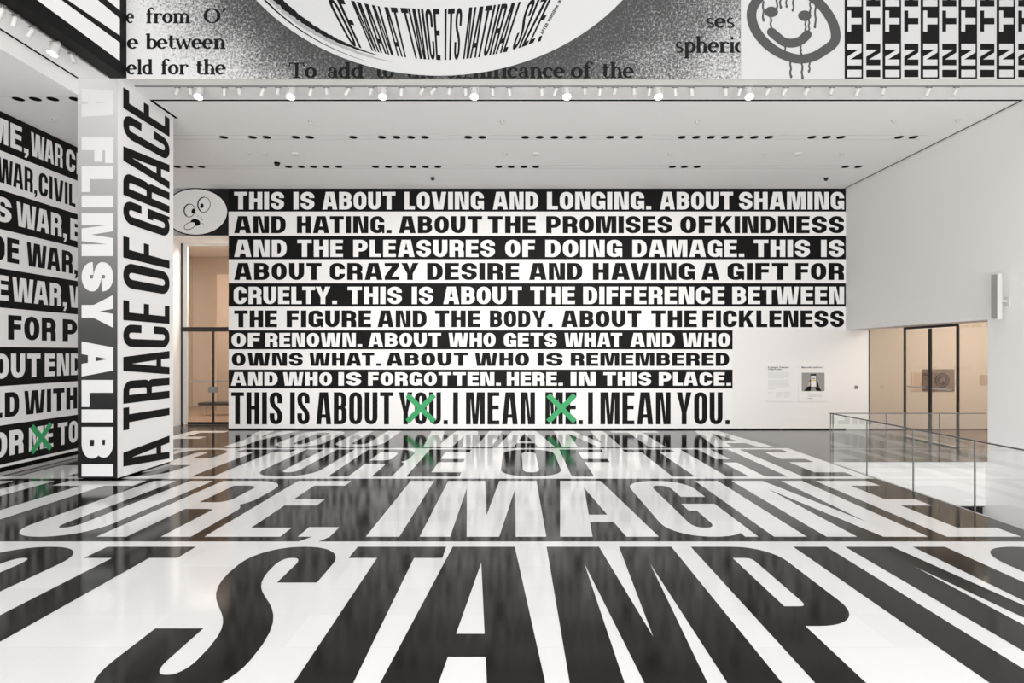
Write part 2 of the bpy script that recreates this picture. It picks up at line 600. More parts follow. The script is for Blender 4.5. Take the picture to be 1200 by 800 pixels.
def serif(ch):
    st, hr = 0.31, 0.12

    def stem(x, y0, y1, s0=True, s1='l'):
        P = SL(x, y0, x, y1, st)
        if s0: P += SL(x - 0.24, y0 + 0.045, x + 0.24, y0 + 0.045, hr)
        if s1 == 'l': P += SL(x - 0.24, y1 - 0.09, x, y1 - 0.03, 0.11)
        return P

    def arch(xa, xb):
        return SA((xa + xb) / 2, 0.62, (xb - xa) / 2, 0.33, 165, 0, 0.22, 0.13) + stem(xb, 0, 0.62, True, '')
    if ch == 'e': return SA(0.45, 0.5, 0.34, 0.44, 0, 315) + SL(0.2, 0.53, 0.88, 0.53, hr), 0.95
    if ch == 'o': return SA(0.47, 0.5, 0.35, 0.44, 0, 360), 0.97
    if ch == 'c': return SA(0.45, 0.5, 0.34, 0.44, 45, 315) + disc(0.72, 0.76, 0.11), 0.88
    if ch == 'f': return stem(0.3, 0, 1.25, True, '') + SA(0.56, 1.22, 0.26, 0.27, 180, 55, 0.2, 0.11) + disc(0.74, 1.38, 0.11) + SL(0.06, 0.93, 0.64, 0.93, hr), 0.70
    if ch == 'r': return stem(0.27, 0, 0.98) + SA(0.62, 0.62, 0.3, 0.32, 165, 60, 0.18, 0.12) + disc(0.78, 0.84, 0.12), 0.88
    if ch == 'n': return stem(0.27, 0, 0.98) + arch(0.27, 0.85), 1.12
    if ch == 'm': return stem(0.27, 0, 0.98) + arch(0.27, 0.83) + arch(0.83, 1.39), 1.66
    if ch == 'h': return stem(0.27, 0, 1.5) + arch(0.27, 0.85), 1.12
    if ch == 'i': return stem(0.27, 0, 0.98) + disc(0.27, 1.3, 0.14), 0.54
    if ch == 'l': return stem(0.27, 0, 1.5), 0.54
    if ch == 't': return SL(0.3, 0.2, 0.3, 1.3, st) + SA(0.52, 0.24, 0.22, 0.2, 180, 330, 0.2, 0.1) + SL(0.06, 0.93, 0.62, 0.93, hr), 0.72
    if ch == 'b': return stem(0.24, 0, 1.5, False) + SA(0.54, 0.49, 0.34, 0.44, -160, 160), 1.0
    if ch == 'd': return stem(0.76, 0, 1.5, True) + SA(0.46, 0.49, 0.34, 0.44, 20, 340), 1.06
    if ch == 'p': return stem(0.27, -0.5, 0.98) + SA(0.57, 0.49, 0.34, 0.44, -160, 160), 1.04
    if ch == 'a': return stem(0.66, 0.05, 0.72, False, '') + SA(0.43, 0.7, 0.23, 0.25, 0, 160, 0.2, 0.11) + disc(0.24, 0.74, 0.11) + SA(0.42, 0.29, 0.28, 0.25, 0, 360, 0.2, 0.1) + SL(0.66, 0.06, 0.9, 0.1, hr), 0.94
    if ch == 's': return SA(0.38, 0.71, 0.23, 0.23, 40, 270, 0.2, 0.12) + SA(0.38, 0.27, 0.25, 0.22, 90, -140, 0.2, 0.12) + SL(0.24, 0.52, 0.5, 0.44, 0.16), 0.76
    if ch == 'g': return SA(0.42, 0.64, 0.28, 0.3, 0, 360, 0.2, 0.1) + SA(0.45, -0.16, 0.36, 0.24, 0, 360, 0.18, 0.1) + SL(0.3, 0.3, 0.3, 0.06, 0.1) + SL(0.62, 0.86, 0.86, 0.92, 0.1), 0.9
    if ch == 'w': return SL(0.1, 0.96, 0.42, 0, 0.24) + SL(0.42, 0.02, 0.72, 0.94, 0.12) + SL(0.66, 0.96, 0.98, 0, 0.24) + SL(0.98, 0.02, 1.28, 0.94, 0.12) + SL(-0.05, 0.94, 0.32, 0.94, hr) + SL(1.1, 0.94, 1.42, 0.94, hr), 1.4
    if ch == 'u': return SL(0.27, 0.35, 0.27, 0.98, st) + SA(0.55, 0.35, 0.28, 0.3, 180, 350, 0.22, 0.13) + stem(0.84, 0, 0.98, True), 1.12
    if ch == 'O': return SA(0.68, 0.73, 0.53, 0.68, 0, 360, 0.27, 0.11), 1.4
    if ch == 'T': return SL(0.65, 0, 0.65, 1.4, 0.27) + SL(0.36, 0.045, 0.94, 0.045, hr) + SL(0.08, 1.38, 1.22, 1.38, 0.11) + SL(0.1, 1.4, 0.06, 1.02, 0.1) + SL(1.2, 1.4, 1.24, 1.02, 0.1), 1.32
    if ch == "'": return [[(0.18, 1.5), (0.4, 1.5), (0.16, 1.08), (0.06, 1.08)]], 0.42
    return [], 0.5


def serif_word(txt, x0, x1, yb, xh):
    P, x = [], 0
    for c in txt:
        g, a = serif(c)
        P += [type(p)([(q[0] + x, q[1]) for q in p]) for p in g]
        x += a
    k = (x1 - x0) / x
    return [type(p)([(x0 + a * k, yb + b * xh) for a, b in p]) for p in P]


# ================================================================== THE SETTING
# floor (with the stairwell cut out), slab 0.96 thick
fl = MB()
fl.box(-14, XRAIL, -9, 26, -0.96, 0)
fl.box(XRAIL, 17, YRAIL, 26, -0.96, 0)
fl.box(XRAIL, XR + 0.7, -9, 1.0, -0.96, 0)
floor = struct(fl.build('floor', M['fbare']))
struct(MB().box(XRAIL, XR + 0.7, -2, 19, -5.2, -5.0).build('floor_lower', M['fbare']))
wf = MB()                                       # white lining of the stairwell, as thick as the slab
wf.box(XRAIL, XR, YRAIL - 0.02, YRAIL, -0.93, -0.004)
wf.box(XRAIL, XR, 1.0, 1.02, -0.96, -0.004)
wf.box(XRAIL, XRAIL + 0.02, 1.02, YRAIL - 0.02, -0.96, -0.004)
struct(wf.build('trim_1', M['wall']))
struct(MB().box(XRAIL - 0.5, XR + 0.6, YRAIL + 0.12, YRAIL + 0.3, -5, -0.96).build('stair_dark_sheet', M['dark']))  # black sheet, paints the darkness of the open space under the slab

cl = MB()
cl.box(-7.86, XR + 0.7, YF + 0.02, YB + 0.6, H, H + 0.3)
cl.box(-11.2, -7.86, 14.05, YB + 0.6, H, H + 0.3)
cl.box(-7.86, XF - 0.02, -9, YF + 0.02, H, H + 0.3)
struct(cl.build('ceiling', M['ceil']))
HL = 6.957
cl = MB()
cl.box(-14, -7.86, -9, 14.05, HL, HL + 0.6)
struct(cl.build('ceiling_left', M['ceil']))

# back wall: opening at the left for the recessed entrance
DX0, DX1, DZ = -10.65, bx_(268), bz_(276.5)
RY = 19.7                                       # depth of the recess
wb = MB()
wb.box(DX1, XR + 0.7, YB, YB + 0.25, 0, H)
wb.box(DX0 - 0.4, DX1, YB, RY + 0.15, DZ, H)
struct(wb.build('wall_back', M['wall']))
struct(MB().box(DX1, DX1 + 0.2, YB + 0.25, RY + 0.15, 0, H).build('wall_recess_right', M['wall']))
struct(MB().box(DX0 - 0.25, DX0, 15.5, RY + 0.2, 0, H).build('wall_recess_left', M['wall']))
struct(MB().box(XL - 0.5, XL, -9, 15.5, 0, H).build('wall_left', M['vwhite']))

OPZ = 3.0
OY0 = 12.91
wr = MB()
wr.box(XR, XR + 0.7, -9, OY0, -5, TOPZ)
wr.box(XR, XR + 0.7, OY0, YRAIL + 0.05, -5, -0.0)
wr.box(XR, XR + 0.7, OY0, YB, OPZ, H)
struct(wr.build('wall_right', M['wall']))

# upper walls of the tall hall, standing on the edge of the lower ceiling
struct(MB().box(XF, XR + 0.7, YF, YF + 0.3, H - 0.01, TOPZ).build('wall_upper_front', M['wall']))
struct(MB().box(XF - 0.3, XF, -9, YF - 0.001, H - 0.01, TOPZ).build('wall_upper_left', M['vblack']))

# baseboards and shadow gaps
struct(MB().box(DX1, XR, YB - 0.012, YB, 0, 0.036).build('baseboard_back', M['dark']))
struct(MB().box(XL, XL + 0.012, -9, 15.5, 0, 0.09).build('baseboard_left', M['dark']))
struct(MB().box(XR + 0.71, 16, YB - 0.012, YB, 0, 0.03).build('baseboard_right', M['dark']))
yg = 4.945 * FOC / (VPY - 117.5)
g = MB()
g.box(-7.11, XR, yg - 0.03, yg + 0.03, H - 0.004, H + 0.0)
struct(g.build('trim_2', M['dark']))
struct(MB().box(-7.13, -7.07, yg + 0.03, 12.95, H - 0.004, H).build('trim_3', M['dark']))
struct(MB().box(-7.86, -7.82, -9, YF, H - 0.004, H).build('trim_4', M['dark']))
struct(MB().box(XR - 0.035, XR - 0.001, yg, YB, H - 0.006, H - 0.001).build('trim_5', M['darkmetal']))

# ================================================================== COLUMN
CX0, CX1, CY0, CY1 = -7.86, -7.146, 11.08, 12.90
col = empty('column', ((CX0 + CX1) / 2, (CY0 + CY1) / 2, 0))
tag(col, 'square column wrapped in a black-to-white front and a white side lettered A TRACE OF GRACE', 'column')
PC = Vector(col.location)


def child(o, root):
    o.parent = root
    o.matrix_parent_inverse = Matrix.Translation(-Vector(root.location))
    return o


child(MB().box(CX0, CX1, CY0, CY1, 0.045, H).build('column_body', M['vwhite']), col)
child(MB().box(CX0 + 0.05, CX1 - 0.05, CY0 + 0.06, CY1 - 0.05, 0, 0.045).build('plinth', M['dark']), col)
SP = FOC / CY0


def pz(y): return EYE + (VPY - y) / SP


cf = ramp_mat('printed_grey_blend', 2, pz(500), pz(95), [(0, 0.008), (0.08, 0.014), (0.29, 0.06), (0.49, 0.18), (0.70, 0.36), (0.85, 0.48), (1, 0.60)])
fp = child(MB().box(CX0, CX1, CY0 - 0.006, CY0, 0.045, H - 0.002).build('front_panel', cf), col)
fp['label'] = 'front face fading from black at the floor to white at the top'
xa, xb = (96 - VPX) / SP, (133 - VPX) / SP
for c, ya, yb in [('A', 104, 137), ('F', 161, 191), ('L', 195, 225), ('I', 229, 243), ('M', 250, 300), ('S', 307, 341.5), ('Y', 345.5, 384),
                  ('A', 400, 441), ('L', 445, 476.5), ('I', 479.5, 494.5), ('B', 500, 537), ('I', 543.5, 558)]:
    w = (yb - ya) / SP
    hh = xb - xa
    v = 15 / SP
    z1 = pz(ya)
    P = glyph(c, w, hh, v if c != 'I' else w, 9.5 / SP)
    o = child(MB().polys(P, lambda a, b: (xa + b, CY0 - 0.008, z1 - a)).build('front_letter', M['cwhite']), col)
    o['label'] = 'white sideways letter %s' % c
for t_, za, zb in [('A', 0.11, 0.59), ('TRACE', 0.88, 3.27), ('OF', 3.50, 4.44), ('GRACE', 4.69, 7.16)]:
    P = word(t_, za, zb, 0, 1.51, 0.36, 0.115, 0.17)
    o = child(MB().letters(P, lambda a, b: (CX1 + 0.004, 12.75 - b, a)).build('side_word', M['vblack']), col)
    o['label'] = 'black capitals %s reading upwards' % t_

# ================================================================== BACK WALL TEXT
LINES = [
 (220.8, 247.9, 991, 'k', 224.8, 245.5, [('THIS', 274.5, 333), ('IS', 344, 368.5), ('ABOUT', 378, 463.5), ('LOVING', 474, 567), ('AND', 577.6, 630.7), ('LONGING.', 641, 763), ('ABOUT', 773.4, 859), ('SHAMING', 866, 989)]),
 (247.9, 276.3, 991, 'w', 253.2, 273.2, [('AND', 274.5, 335), ('HATING.', 348, 459), ('ABOUT', 467.5, 565), ('THE', 571.5, 628), ('PROMISES', 640, 787.4), ('OF', 797, 834.5), ('KINDNESS', 838.4, 989)]),
 (276.3, 303.7, 991, 'k', 280.9, 301, [('AND', 274.5, 336), ('THE', 348.5, 402), ('PLEASURES', 414, 580), ('OF', 592, 627), ('DOING', 639, 729), ('DAMAGE.', 741, 872), ('THIS', 883, 949), ('IS', 962, 989)]),
 (303.7, 331.8, 991, 'w', 308, 328, [('ABOUT', 274.5, 377), ('CRAZY', 386.4, 490.7), ('DESIRE', 500.5, 608.5), ('AND', 620, 682.4), ('HAVING', 694.7, 814.3), ('A', 822, 842.6), ('GIFT', 852.4, 924), ('FOR', 932, 989)]),
 (331.8, 359.2, 991, 'k', 335.8, 356.2, [('CRUELTY.', 274, 395), ('THIS', 407.4, 471), ('IS', 482.6, 507.6), ('ABOUT', 519.6, 611.5), ('THE', 621.4, 673.6), ('DIFFERENCE', 683.4, 849), ('BETWEEN', 858, 989)]),
 (359.2, 386.8, 991, 'w', 363.6, 383.3, [('THE', 274.5, 324.8), ('FIGURE', 336, 435), ('AND', 442.5, 500), ('THE', 509.8, 563), ('BODY.', 574, 647.6), ('ABOUT', 658, 751.6), ('THE', 763, 816.6), ('FICKLENESS', 823, 989)]),
 (386.8, 409.2, 858.5, 'k', 390, 406.4, [('OF', 271.4, 304.7), ('RENOWN.', 311, 424.4), ('ABOUT', 431.8, 516.9), ('WHO', 525.8, 580.7), ('GETS', 590.5, 652.5), ('WHAT', 661.6, 729), ('AND', 738.6, 790.6), ('WHO', 799.7, 855.6)]),
 (409.2, 432.8, 858.5, 'w', 413.2, 428.6, [('OWNS', 271.7, 355), ('WHAT.', 362.7, 446.5), ('ABOUT', 452.7, 548.3), ('WHO', 556.6, 620), ('IS', 629.8, 659.6), ('REMEMBERED', 668.7, 854.6)]),
 (432.8, 455, 858.5, 'k', 436, 451.7, [('AND', 270.8, 325.4), ('WHO', 331.8, 389), ('IS', 396.6, 423.4), ('FORGOTTEN.', 431.4, 586.9), ('HERE.', 594, 659.6), ('IN', 668.7, 698), ('THIS', 707, 763), ('PLACE.', 772, 856.6)]),
 (455, 501.4, 858.5, 'w', 459.4, 497, [('THIS', 271, 331), ('IS', 340, 363), ('ABOUT', 370.7, 460.5), ('YOU', 467.5, 516.8), ('.', 519.8, 524.8), ('I', 531, 536.8), ('MEAN', 546, 627), ('ME', 639, 675.5), ('.', 678, 683), ('I', 689, 694.8), ('MEAN', 703.5, 785.8), ('YOU', 793, 846.7), ('.', 850, 855)]),
]


def wall_word(t_, a, b, ya, yb, r, g, tk=None):
    if t_ in '.I':
        x0, x1 = bx_(a), bx_(b)
        z0 = bz_(yb)
        return [[rect(x0, z0, x1, z0 + (x1 - x0) if t_ == '.' else bz_(ya))]]
    return word(t_, bx_(a), bx_(b), bz_(yb), bz_(ya), r, tk, g)


def cross(mb, cx, cz, hw, hh, t, fn):
    """hand-taped saltire"""
    pl = []
    for sx in (1, -1):
        dx, dz = hw * sx, hh
        l = math.hypot(dx, dz)
        nx, nz = -dz / l * t / 2, dx / l * t / 2
        pl.append(Q([(cx - dx + nx, cz - dz + nz), (cx + dx + nx, cz + dz + nz), (cx + dx - nx, cz + dz - nz), (cx - dx - nx, cz - dz - nz)]))
    mb.union(pl, fn)


for i, (ya, yb, xe, c, la, lb, ws) in enumerate(LINES):
    txt = ' '.join(w[0] for w in ws).replace(' .', '.')
    z0, z1 = bz_(yb), bz_(ya)
    bm, lm = (M['vblack'], M['vwhite']) if c == 'k' else (M['vwhite'], M['vblack'])
    b = MB().box(bx_(268), bx_(xe) - 0.002, YB - 0.006, YB - 0.001, z0, z1).build('text_band', bm)
    short = txt if len(txt.split()) <= 7 else ' '.join(txt.split()[:4])
    if i == 9:
        lab = 'tall white band at the floor with black capitals THIS IS ABOUT YOU and green crosses'
    else:
        lab = '%s band on the back wall with %s capitals starting %s' % (('black', 'white') [c == 'w'], ('white', 'black')[c == 'w'], short)
        pw = ' '.join(txt.split()[:4])
        lab = '%s band on the back wall with %s capitals starting %s' % (('black', 'white')[c == 'w'], ('white', 'black')[c == 'w'], pw)
    tag(b, lab, 'wall text', 'lettered bands on the back wall')
    r, gg = (0.37, 0.145)
    if i == 9: r, gg = 0.385, 0.2
    for w in ws:
        MB().letters(wall_word(*w, la, lb, r, gg, 0.12 if i == 9 else None), lambda a, q: (a, YB - 0.008, q)).build('painted_word', lm, b)
    if i == 9:
        for cxp, w_ in ((493.2, 'YOU'), (658, 'ME')):
            mb = MB()
            cross(mb, bx_(cxp), bz_(478.2), 15.6 / SB, 15.5 / SB, 6.2 / SB, lambda a, q: (a, YB - 0.010, q))
            k = mb.build('green_cross', M['green'], b)
            k['label'] = 'green painted cross over the word ' + w_

# round-eyed face on the panel above the entrance
ep = ramp_mat('printed_side_blend', 0, bx_(200), bx_(268), [(0, 0.5), (0.2, 0.28), (0.45, 0.05), (0.8, 0.008), (1, 0.006)])
x0 = bx_(140)
b = MB().box(DX0 - 0.35, bx_(268) - 0.002, YB - 0.006, YB - 0.001, bz_(276), bz_(220.8)).build('face_panel', ep)
tag(b, 'panel above the glass entrance with a white oval face sticking its tongue out', 'wall print')
fb = lambda a, q: (bx_(a), YB - 0.009, bz_(q))
fb2 = lambda a, q: (bx_(a), YB - 0.011, bz_(q))
fb3 = lambda a, q: (bx_(a), YB - 0.013, bz_(q))
mb = MB().polys(disc(229.5, 248.2, 38.2, 28.0, 64), fb)
mb.build('face_outline', M['vblack'], b)
MB().polys(disc(229.5, 248.2, 36.8, 26.6, 64), fb2).build('oval_face', M['vwhite'], b)


def ring(cx, cy, rx, ry, w0, n=36, a0=0, a1=360, wl=0):
    p = arc(cx, cy, rx, ry, a0, a1, n, 2.0)
    return stroke(p, w0, w0)


def rot(P, cx, cy, ang):
    c, s = math.cos(R(ang)), math.sin(R(ang))
    return [type(p)([(cx + (a - cx) * c - (q - cy) * s, cy + (a - cx) * s + (q - cy) * c) for a, q in p]) for p in P]


for (cx, cy, rx, ry, px, py) in ((222.3, 246.8, 6.2, 7.6, 226.6, 247.3), (239.3, 239.9, 7.2, 8.8, 236.8, 241.3)):
    e = MB().polys(rot(ring(cx, cy, rx, ry, 0.75), cx, cy, 12), fb3)
    e.polys(stroke(arc(cx, cy, rx, ry, 120, 270, 16, 2.0), 1.5, 1.2), fb3)
    e = e.build('eye', M['vblack'], b)
    MB().polys(rot(disc(px, py, 1.9, 2.9), px, py, 15), fb3).build('pupil', M['vblack'], e)
mb = MB().polys(rot(disc(229.3, 260.6, 5.8, 4.0), 229, 260.6, 12), fb3)
mb.polys(stroke([(234.8, 255.5), (236.5, 253.8)], 0.5, 0.5) + stroke([(236.3, 258), (238.3, 257)], 0.5, 0.5) + stroke([(236.4, 261.5), (239, 262.6)], 0.5, 0.5) + stroke([(232, 254.2), (232.8, 252.6)], 0.5, 0.5), fb3)
mb.build('mouth', M['vblack'], b)
fb4 = lambda a, q: (bx_(a), YB - 0.015, bz_(q))
fb5 = lambda a, q: (bx_(a), YB - 0.017, bz_(q))
tg = MB().polys(rot(disc(222.8, 264.6, 7.2, 3.9, 24), 222.8, 264.6, -24), fb4).build('tongue', M['vwhite'], b)
MB().polys(rot(ring(222.8, 264.6, 7.0, 3.8, 0.75), 222.8, 264.6, -24), fb5).build('tongue_outline', M['vblack'], tg)

# ================================================================== LEFT WALL TEXT
LBZ = [EYE + (VPY - (130 + (544.5 - 130) * i / 9)) / (VPX / -XL) for i in range(10)]


def ly(x): return FOC * -XL / (VPX - x)


LEFT = [[('ME,', -14, 33), ('WAR', 36, 73), ('CI', 77, 93)],
        [('WAR,', -3, 43), ('CIVIL', 45, 88)],
        [('S', -8, 13), ('WAR,', 19, 78), ('B', 82, 96)],
        [('DE', -12, 22), ('WAR,', 31, 91)],
        [('E', -6, 9.5), ('WAR,', 14, 78), ('W', 81, 103)],
        [('FOR', 9, 65), ('P', 73, 90)],
        [('OUT', -8, 47), ('END', 52, 95)],
        [('LD', -12, 22), ('WITHO', 28, 104)],
        [('OR', -10, 27), ('ME', 33.5, 62), ('TO', 67.5, 91)]]
LLAB = ['topmost black band on the left wall with white capitals ME, WAR', 'white band on the left wall with black capitals WAR, CIVIL',
        'black band on the left wall with white capitals S WAR, B', 'white band on the left wall with black capitals DE WAR',
        'black band on the left wall with white capitals E WAR, W', 'white band on the left wall with black capitals FOR P',
        'black band on the left wall with white capitals OUT END', 'white band on the left wall with black capitals LD WITHO',
        'lowest black band on the left wall with a green cross over the word ME']
for i, ws in enumerate(LEFT):
    z1, z0 = LBZ[i], LBZ[i + 1]
    bl = i % 2 == 0
    b = MB().box(XL + 0.001, XL + 0.006, -8, 15.0, z0, z1).build('text_band', M['vblack'] if bl else M['vwhite'])
    tag(b, LLAB[i], 'wall text', 'lettered bands on the left wall')
    hgt = z1 - z0
    for t_, a, q in ws:
        P = word(t_, ly(a), ly(q), z0 + 0.19 * hgt, z0 + 0.83 * hgt, 0.36, None, 0.16)
        MB().letters(P, lambda a, q: (XL + 0.008, a, q)).build('painted_word', M['vwhite'] if bl else M['vblack'], b)
    if i == 8:
        mb = MB()
        cross(mb, (ly(33.5) + ly(62)) / 2, z0 + 0.5 * hgt, 0.26, 0.27, 0.12, lambda a, q: (XL + 0.011, a, q))
        k = mb.build('green_cross', M['green'], b)
        k['label'] = 'green painted cross over the word ME'

# ================================================================== FLOOR TEXT
BY = [FOC * EYE / d for d in (89.6, 111.5, 147.25, 221.0)]
BY.append(BY[3] - (BY[2] - BY[3]))
BY.append(BY[4] - (BY[2] - BY[3]))
ROWS = [
 ('k', [('F', -9.45, -8.38), ('Y', -7.5, -6.32), ('O', -6.04, -4.84), ('U', -4.53, -3.3), ('W', -2.42, -0.33), ('A', -0.40, 1.01), ('N', 1.18, 2.63), ('T', 2.83, 4.19), ('A', 4.94, 6.39)],
  'furthest floor strip, dark with white capitals F YOU WANT A'),
 ('w', [('P', -9.6, -8.6), ('I', -8.35, -7.93), ('C', -7.72, -6.62), ('T', -6.43, -5.18), ('U', -4.93, -3.79), ('R', -3.46, -2.27), ('E', -2.0, -1.01), ('O', -0.25, 0.93), ('F', 1.083, 2.08), ('T', 2.58, 3.75), ('H', 3.97, 5.10), ('E', 5.38, 6.37)],
  'white floor strip with black capitals PICTURE OF THE'),
 ('k', [('U', -9.4, -8.25), ('T', -8.0, -6.6), ('U', -6.47, -5.40), ('R', -5.22, -4.04), ('E', -3.87, -2.92), (',', -2.70, -2.30), ('I', -1.85, -1.43), ('M', -1.177, 0.408), ('A', 0.58, 1.816), ('G', 1.98, 3.06), ('I', 3.257, 3.665), ('N', 3.912, 5.186), ('E', 5.417, 6.35)],
  'dark floor strip with white capitals TURE, IMAGINE'),
 ('w', [('O', -7.3, -6.25), ('O', -6.03, -4.95), ('T', -4.82, -3.77), ('S', -2.99, -1.97), ('T', -1.85, -0.80), ('A', -0.95, 0.24), ('M', 0.39, 1.87), ('P', 2.10, 3.02), ('I', 3.316, 3.71), ('N', 3.93, 5.116), ('G', 5.36, 6.45)],
  'nearest floor strip, white with black capitals OT STAMPING'),
]
for i, (c, ws, lab) in enumerate(ROWS):
    y1, y0 = BY[i], BY[i + 1]
    bm, lm = (M['fblack'], M['fwhite']) if c == 'k' else (M['fwhite'], M['fblack'])
    if not ws:
        continue
    top = y1 if i else YB - 0.14
    b = MB().box(XL + 0.012, XRAIL - 0.03, y0, top, 0.0, 0.002).build('floor_text', bm)
    tag(b, lab, 'floor text', 'lettered strips across the floor')
    pitch = BY[2] - BY[3]
    lt = y1 - 0.205 if i else FOC * EYE / (504.9 - VPY)
    lb = y0 + 0.19
    if i == 3:
        lb = lt - 3.30
    v = 0.415
    for ch, a, q in ws:
        vv = {'W': 0.46, 'Y': 0.42, 'P': 0.355, 'R': 0.375, 'G': 0.39, 'S': 0.40, 'O': 0.43}.get(ch, v)
        if ch == ',':
            P = [[(a, lb), (a, lb + 0.42), (q, lb + 0.42), (q, lb), (q - 0.12, lb - 0.30), (a + 0.02, lb - 0.30), (a + 0.18, lb)]]
        else:
            P = [type(p)([(u + a, w + lb) for u, w in p]) for p in glyph(ch, q - a, lt - lb, (q - a) if ch == 'I' else vv, 0.40)]
        MB().polys(P, lambda a, q: (a, q, 0.0035)).build('letter', lm, b)
# ================================================================== UPPER WALL MURALS
def grain_mat():
    m = mat('grainy_print', (0.4, 0.4, 0.4), 0.6, spec=0.15)
    t = m.node_tree
    b = t.nodes['Principled BSDF']
    tc = nd(m, 'ShaderNodeTexCoord')
    sp = nd(m, 'ShaderNodeSeparateXYZ')
    t.links.new(tc.outputs['Object'], sp.inputs[0])

    def mth(op, a, bb=None, clamp=False):
        n = nd(m, 'ShaderNodeMath', operation=op, use_clamp=clamp)
        for k, s in enumerate((a, bb)):
            if s is None: continue
            if isinstance(s, (int, float)): n.inputs[k].default_value = s
            else: t.links.new(s, n.inputs[k])
        return n.outputs[0]
    cx, cz, ra, rb = fx_(515), fz_(-150), 276 / SF, 239 / SF
    dx = mth('DIVIDE', mth('SUBTRACT', sp.outputs[0], cx), ra)
    dz = mth('DIVIDE', mth('SUBTRACT', sp.outputs[2], cz), rb)
    d = mth('SQRT', mth('ADD', mth('MULTIPLY', dx, dx), mth('MULTIPLY', dz, dz)))
    d1 = mth('SUBTRACT', d, 1.0)
    side = nd(m, 'ShaderNodeMapRange', interpolation_type='SMOOTHSTEP')
    side.inputs['From Min'].default_value = fx_(500)
    side.inputs['From Max'].default_value = fx_(720)
    side.inputs['To Min'].default_value = 0.55
    side.inputs['To Max'].default_value = 0.27
    t.links.new(sp.outputs[0], side.inputs['Value'])
    e = mth('MULTIPLY', d1, side.outputs[0])
    ns = nd(m, 'ShaderNodeTexNoise')
    ns.inputs['Scale'].default_value = 22
    ns.inputs['Detail'].default_value = 6
    ns.inputs['Roughness'].default_value = 0.85
    t.links.new(tc.outputs['Object'], ns.inputs['Vector'])
    nb = nd(m, 'ShaderNodeTexNoise')
    nb.inputs['Scale'].default_value = 1.6
    nb.inputs['Detail'].default_value = 2
    t.links.new(tc.outputs['Object'], nb.inputs['Vector'])
    gr = mth('MULTIPLY', mth('SUBTRACT', ns.outputs['Fac'], 0.5), 0.85)
    gb = mth('MULTIPLY', mth('SUBTRACT', nb.outputs['Fac'], 0.5), 0.10)
    s = mth('ADD', mth('ADD', e, gr), gb)
    cr = nd(m, 'ShaderNodeValToRGB')
    els = cr.color_ramp.elements
    els[0].position, els[0].color = 0.0, (0.05, 0.05, 0.05, 1)
    els[1].position, els[1].color = 0.22, (0.60, 0.60, 0.60, 1)
    for p, v in ((0.06, 0.08), (0.12, 0.22), (0.17, 0.42)):
        q = els.new(p)
        q.color = (v, v, v, 1)
    t.links.new(s, cr.inputs['Fac'])
    t.links.new(cr.outputs['Color'], b.inputs['Base Color'])
    return m


FY = YF
mu = MB().box(XF + 0.001, fx_(868), FY - 0.006, FY - 0.001, fz_(93), TOPZ).build('mural', grain_mat())
tag(mu, 'grainy grey mural of an enlarged book page with a huge white lettered oval', 'mural', 'prints on the upper front wall')
f1 = lambda a, q: (fx_(a), FY - 0.008, fz_(q))
f2 = lambda a, q: (fx_(a), FY - 0.010, fz_(q))
f3 = lambda a, q: (fx_(a), FY - 0.012, fz_(q))


def sw(txt, a, q, base, xh):
    return [type(p)([(u, base - w) for u, w in p]) for p in serif_word(txt, a, q, 0, xh)]


for args in [('e', 148.5, 157.5, 27.5, 12), ('from', 171, 223.5, 27.5, 12), ("O'", 238.5, 266, 27.5, 12),
             ('e', 149.5, 162.5, 57.5, 12), ('between', 171, 265, 57.5, 12),
             ('eld', 149, 180, 87.5, 12), ('for', 188.5, 221, 87.5, 12), ('the', 229.5, 265, 87.5, 12)]:
    MB().polys(sw(*args), f1).build('page_word', M['ink'], mu)
for args in [('To', 338.5, 371.5, 91.5, 12.5), ('add', 383.5, 427, 91.5, 12.5), ('to', 440, 462, 91.5, 12.5), ('the', 476, 511, 91.5, 12.5),
             ('significance', 523, 662, 91.5, 12.5), ('of', 669, 693, 91.5, 12.5), ('the', 705, 743, 91.5, 12.5),
             ('ses', 827, 861, 33, 12), ('spheric', 791, 873, 62, 13)]:
    MB().polys([p for p in sw(*args) if max(q[1] for q in p) < 92.9 and max(q[0] for q in p) < 868], f1).build('page_word', M['ink'], mu)


def ell(k, a):
    return 515 + 276 * k * math.cos(R(a)), -150 + 239 * k * math.sin(R(a))


ov = MB().polys([[ell(1.0, a) for a in range(0, 360, 3)]], f2).build('white_oval', M['pwhite'], mu)


def crescent(k, th0, a0, a1, seed):
    """brushed line that thins out along the rim"""
    rnd = random.Random(seed)
    o_, i_ = [], []
    n = 60
    for j in range(n + 1):
        q = j / n
        a = a0 + (a1 - a0) * q
        th = th0 * (1 - q) ** 0.7 + 0.0005
        kk = k + 0.012 * q
        o_.append(ell(kk + th * (0.5 + rnd.uniform(-0.06, 0.25)), a))
        i_.append(ell(kk - th * (0.5 + rnd.uniform(-0.06, 0.25)), a))
    return [Q([o_[j], o_[j + 1], i_[j + 1], i_[j]]) for j in range(n)]


mb = MB()
mb.polys(crescent(0.925, 0.032, 152, 106, 1), f3)
mb.polys(crescent(0.968, 0.007, 152, 108, 2), f3)
mb.build('brushed_rim', M['ink'], ov)
mb = MB()
mb.polys(crescent(0.942, 0.030, 150, 102, 3), lambda a, q: (fx_(a), FY - 0.011, fz_(q)))
mb.build('brushed_rim_shade', M['inkgrey'], ov)


def interp(x, pts):
    if x <= pts[0][0]: 
        (a, b), (c, d) = pts[0], pts[1]
    elif x >= pts[-1][0]:
        (a, b), (c, d) = pts[-2], pts[-1]
    else:
        for k in range(len(pts) - 1):
            if pts[k][0] <= x <= pts[k + 1][0]:
                (a, b), (c, d) = pts[k], pts[k + 1]
                break
    return b + (d - b) * (x - a) / (c - a)


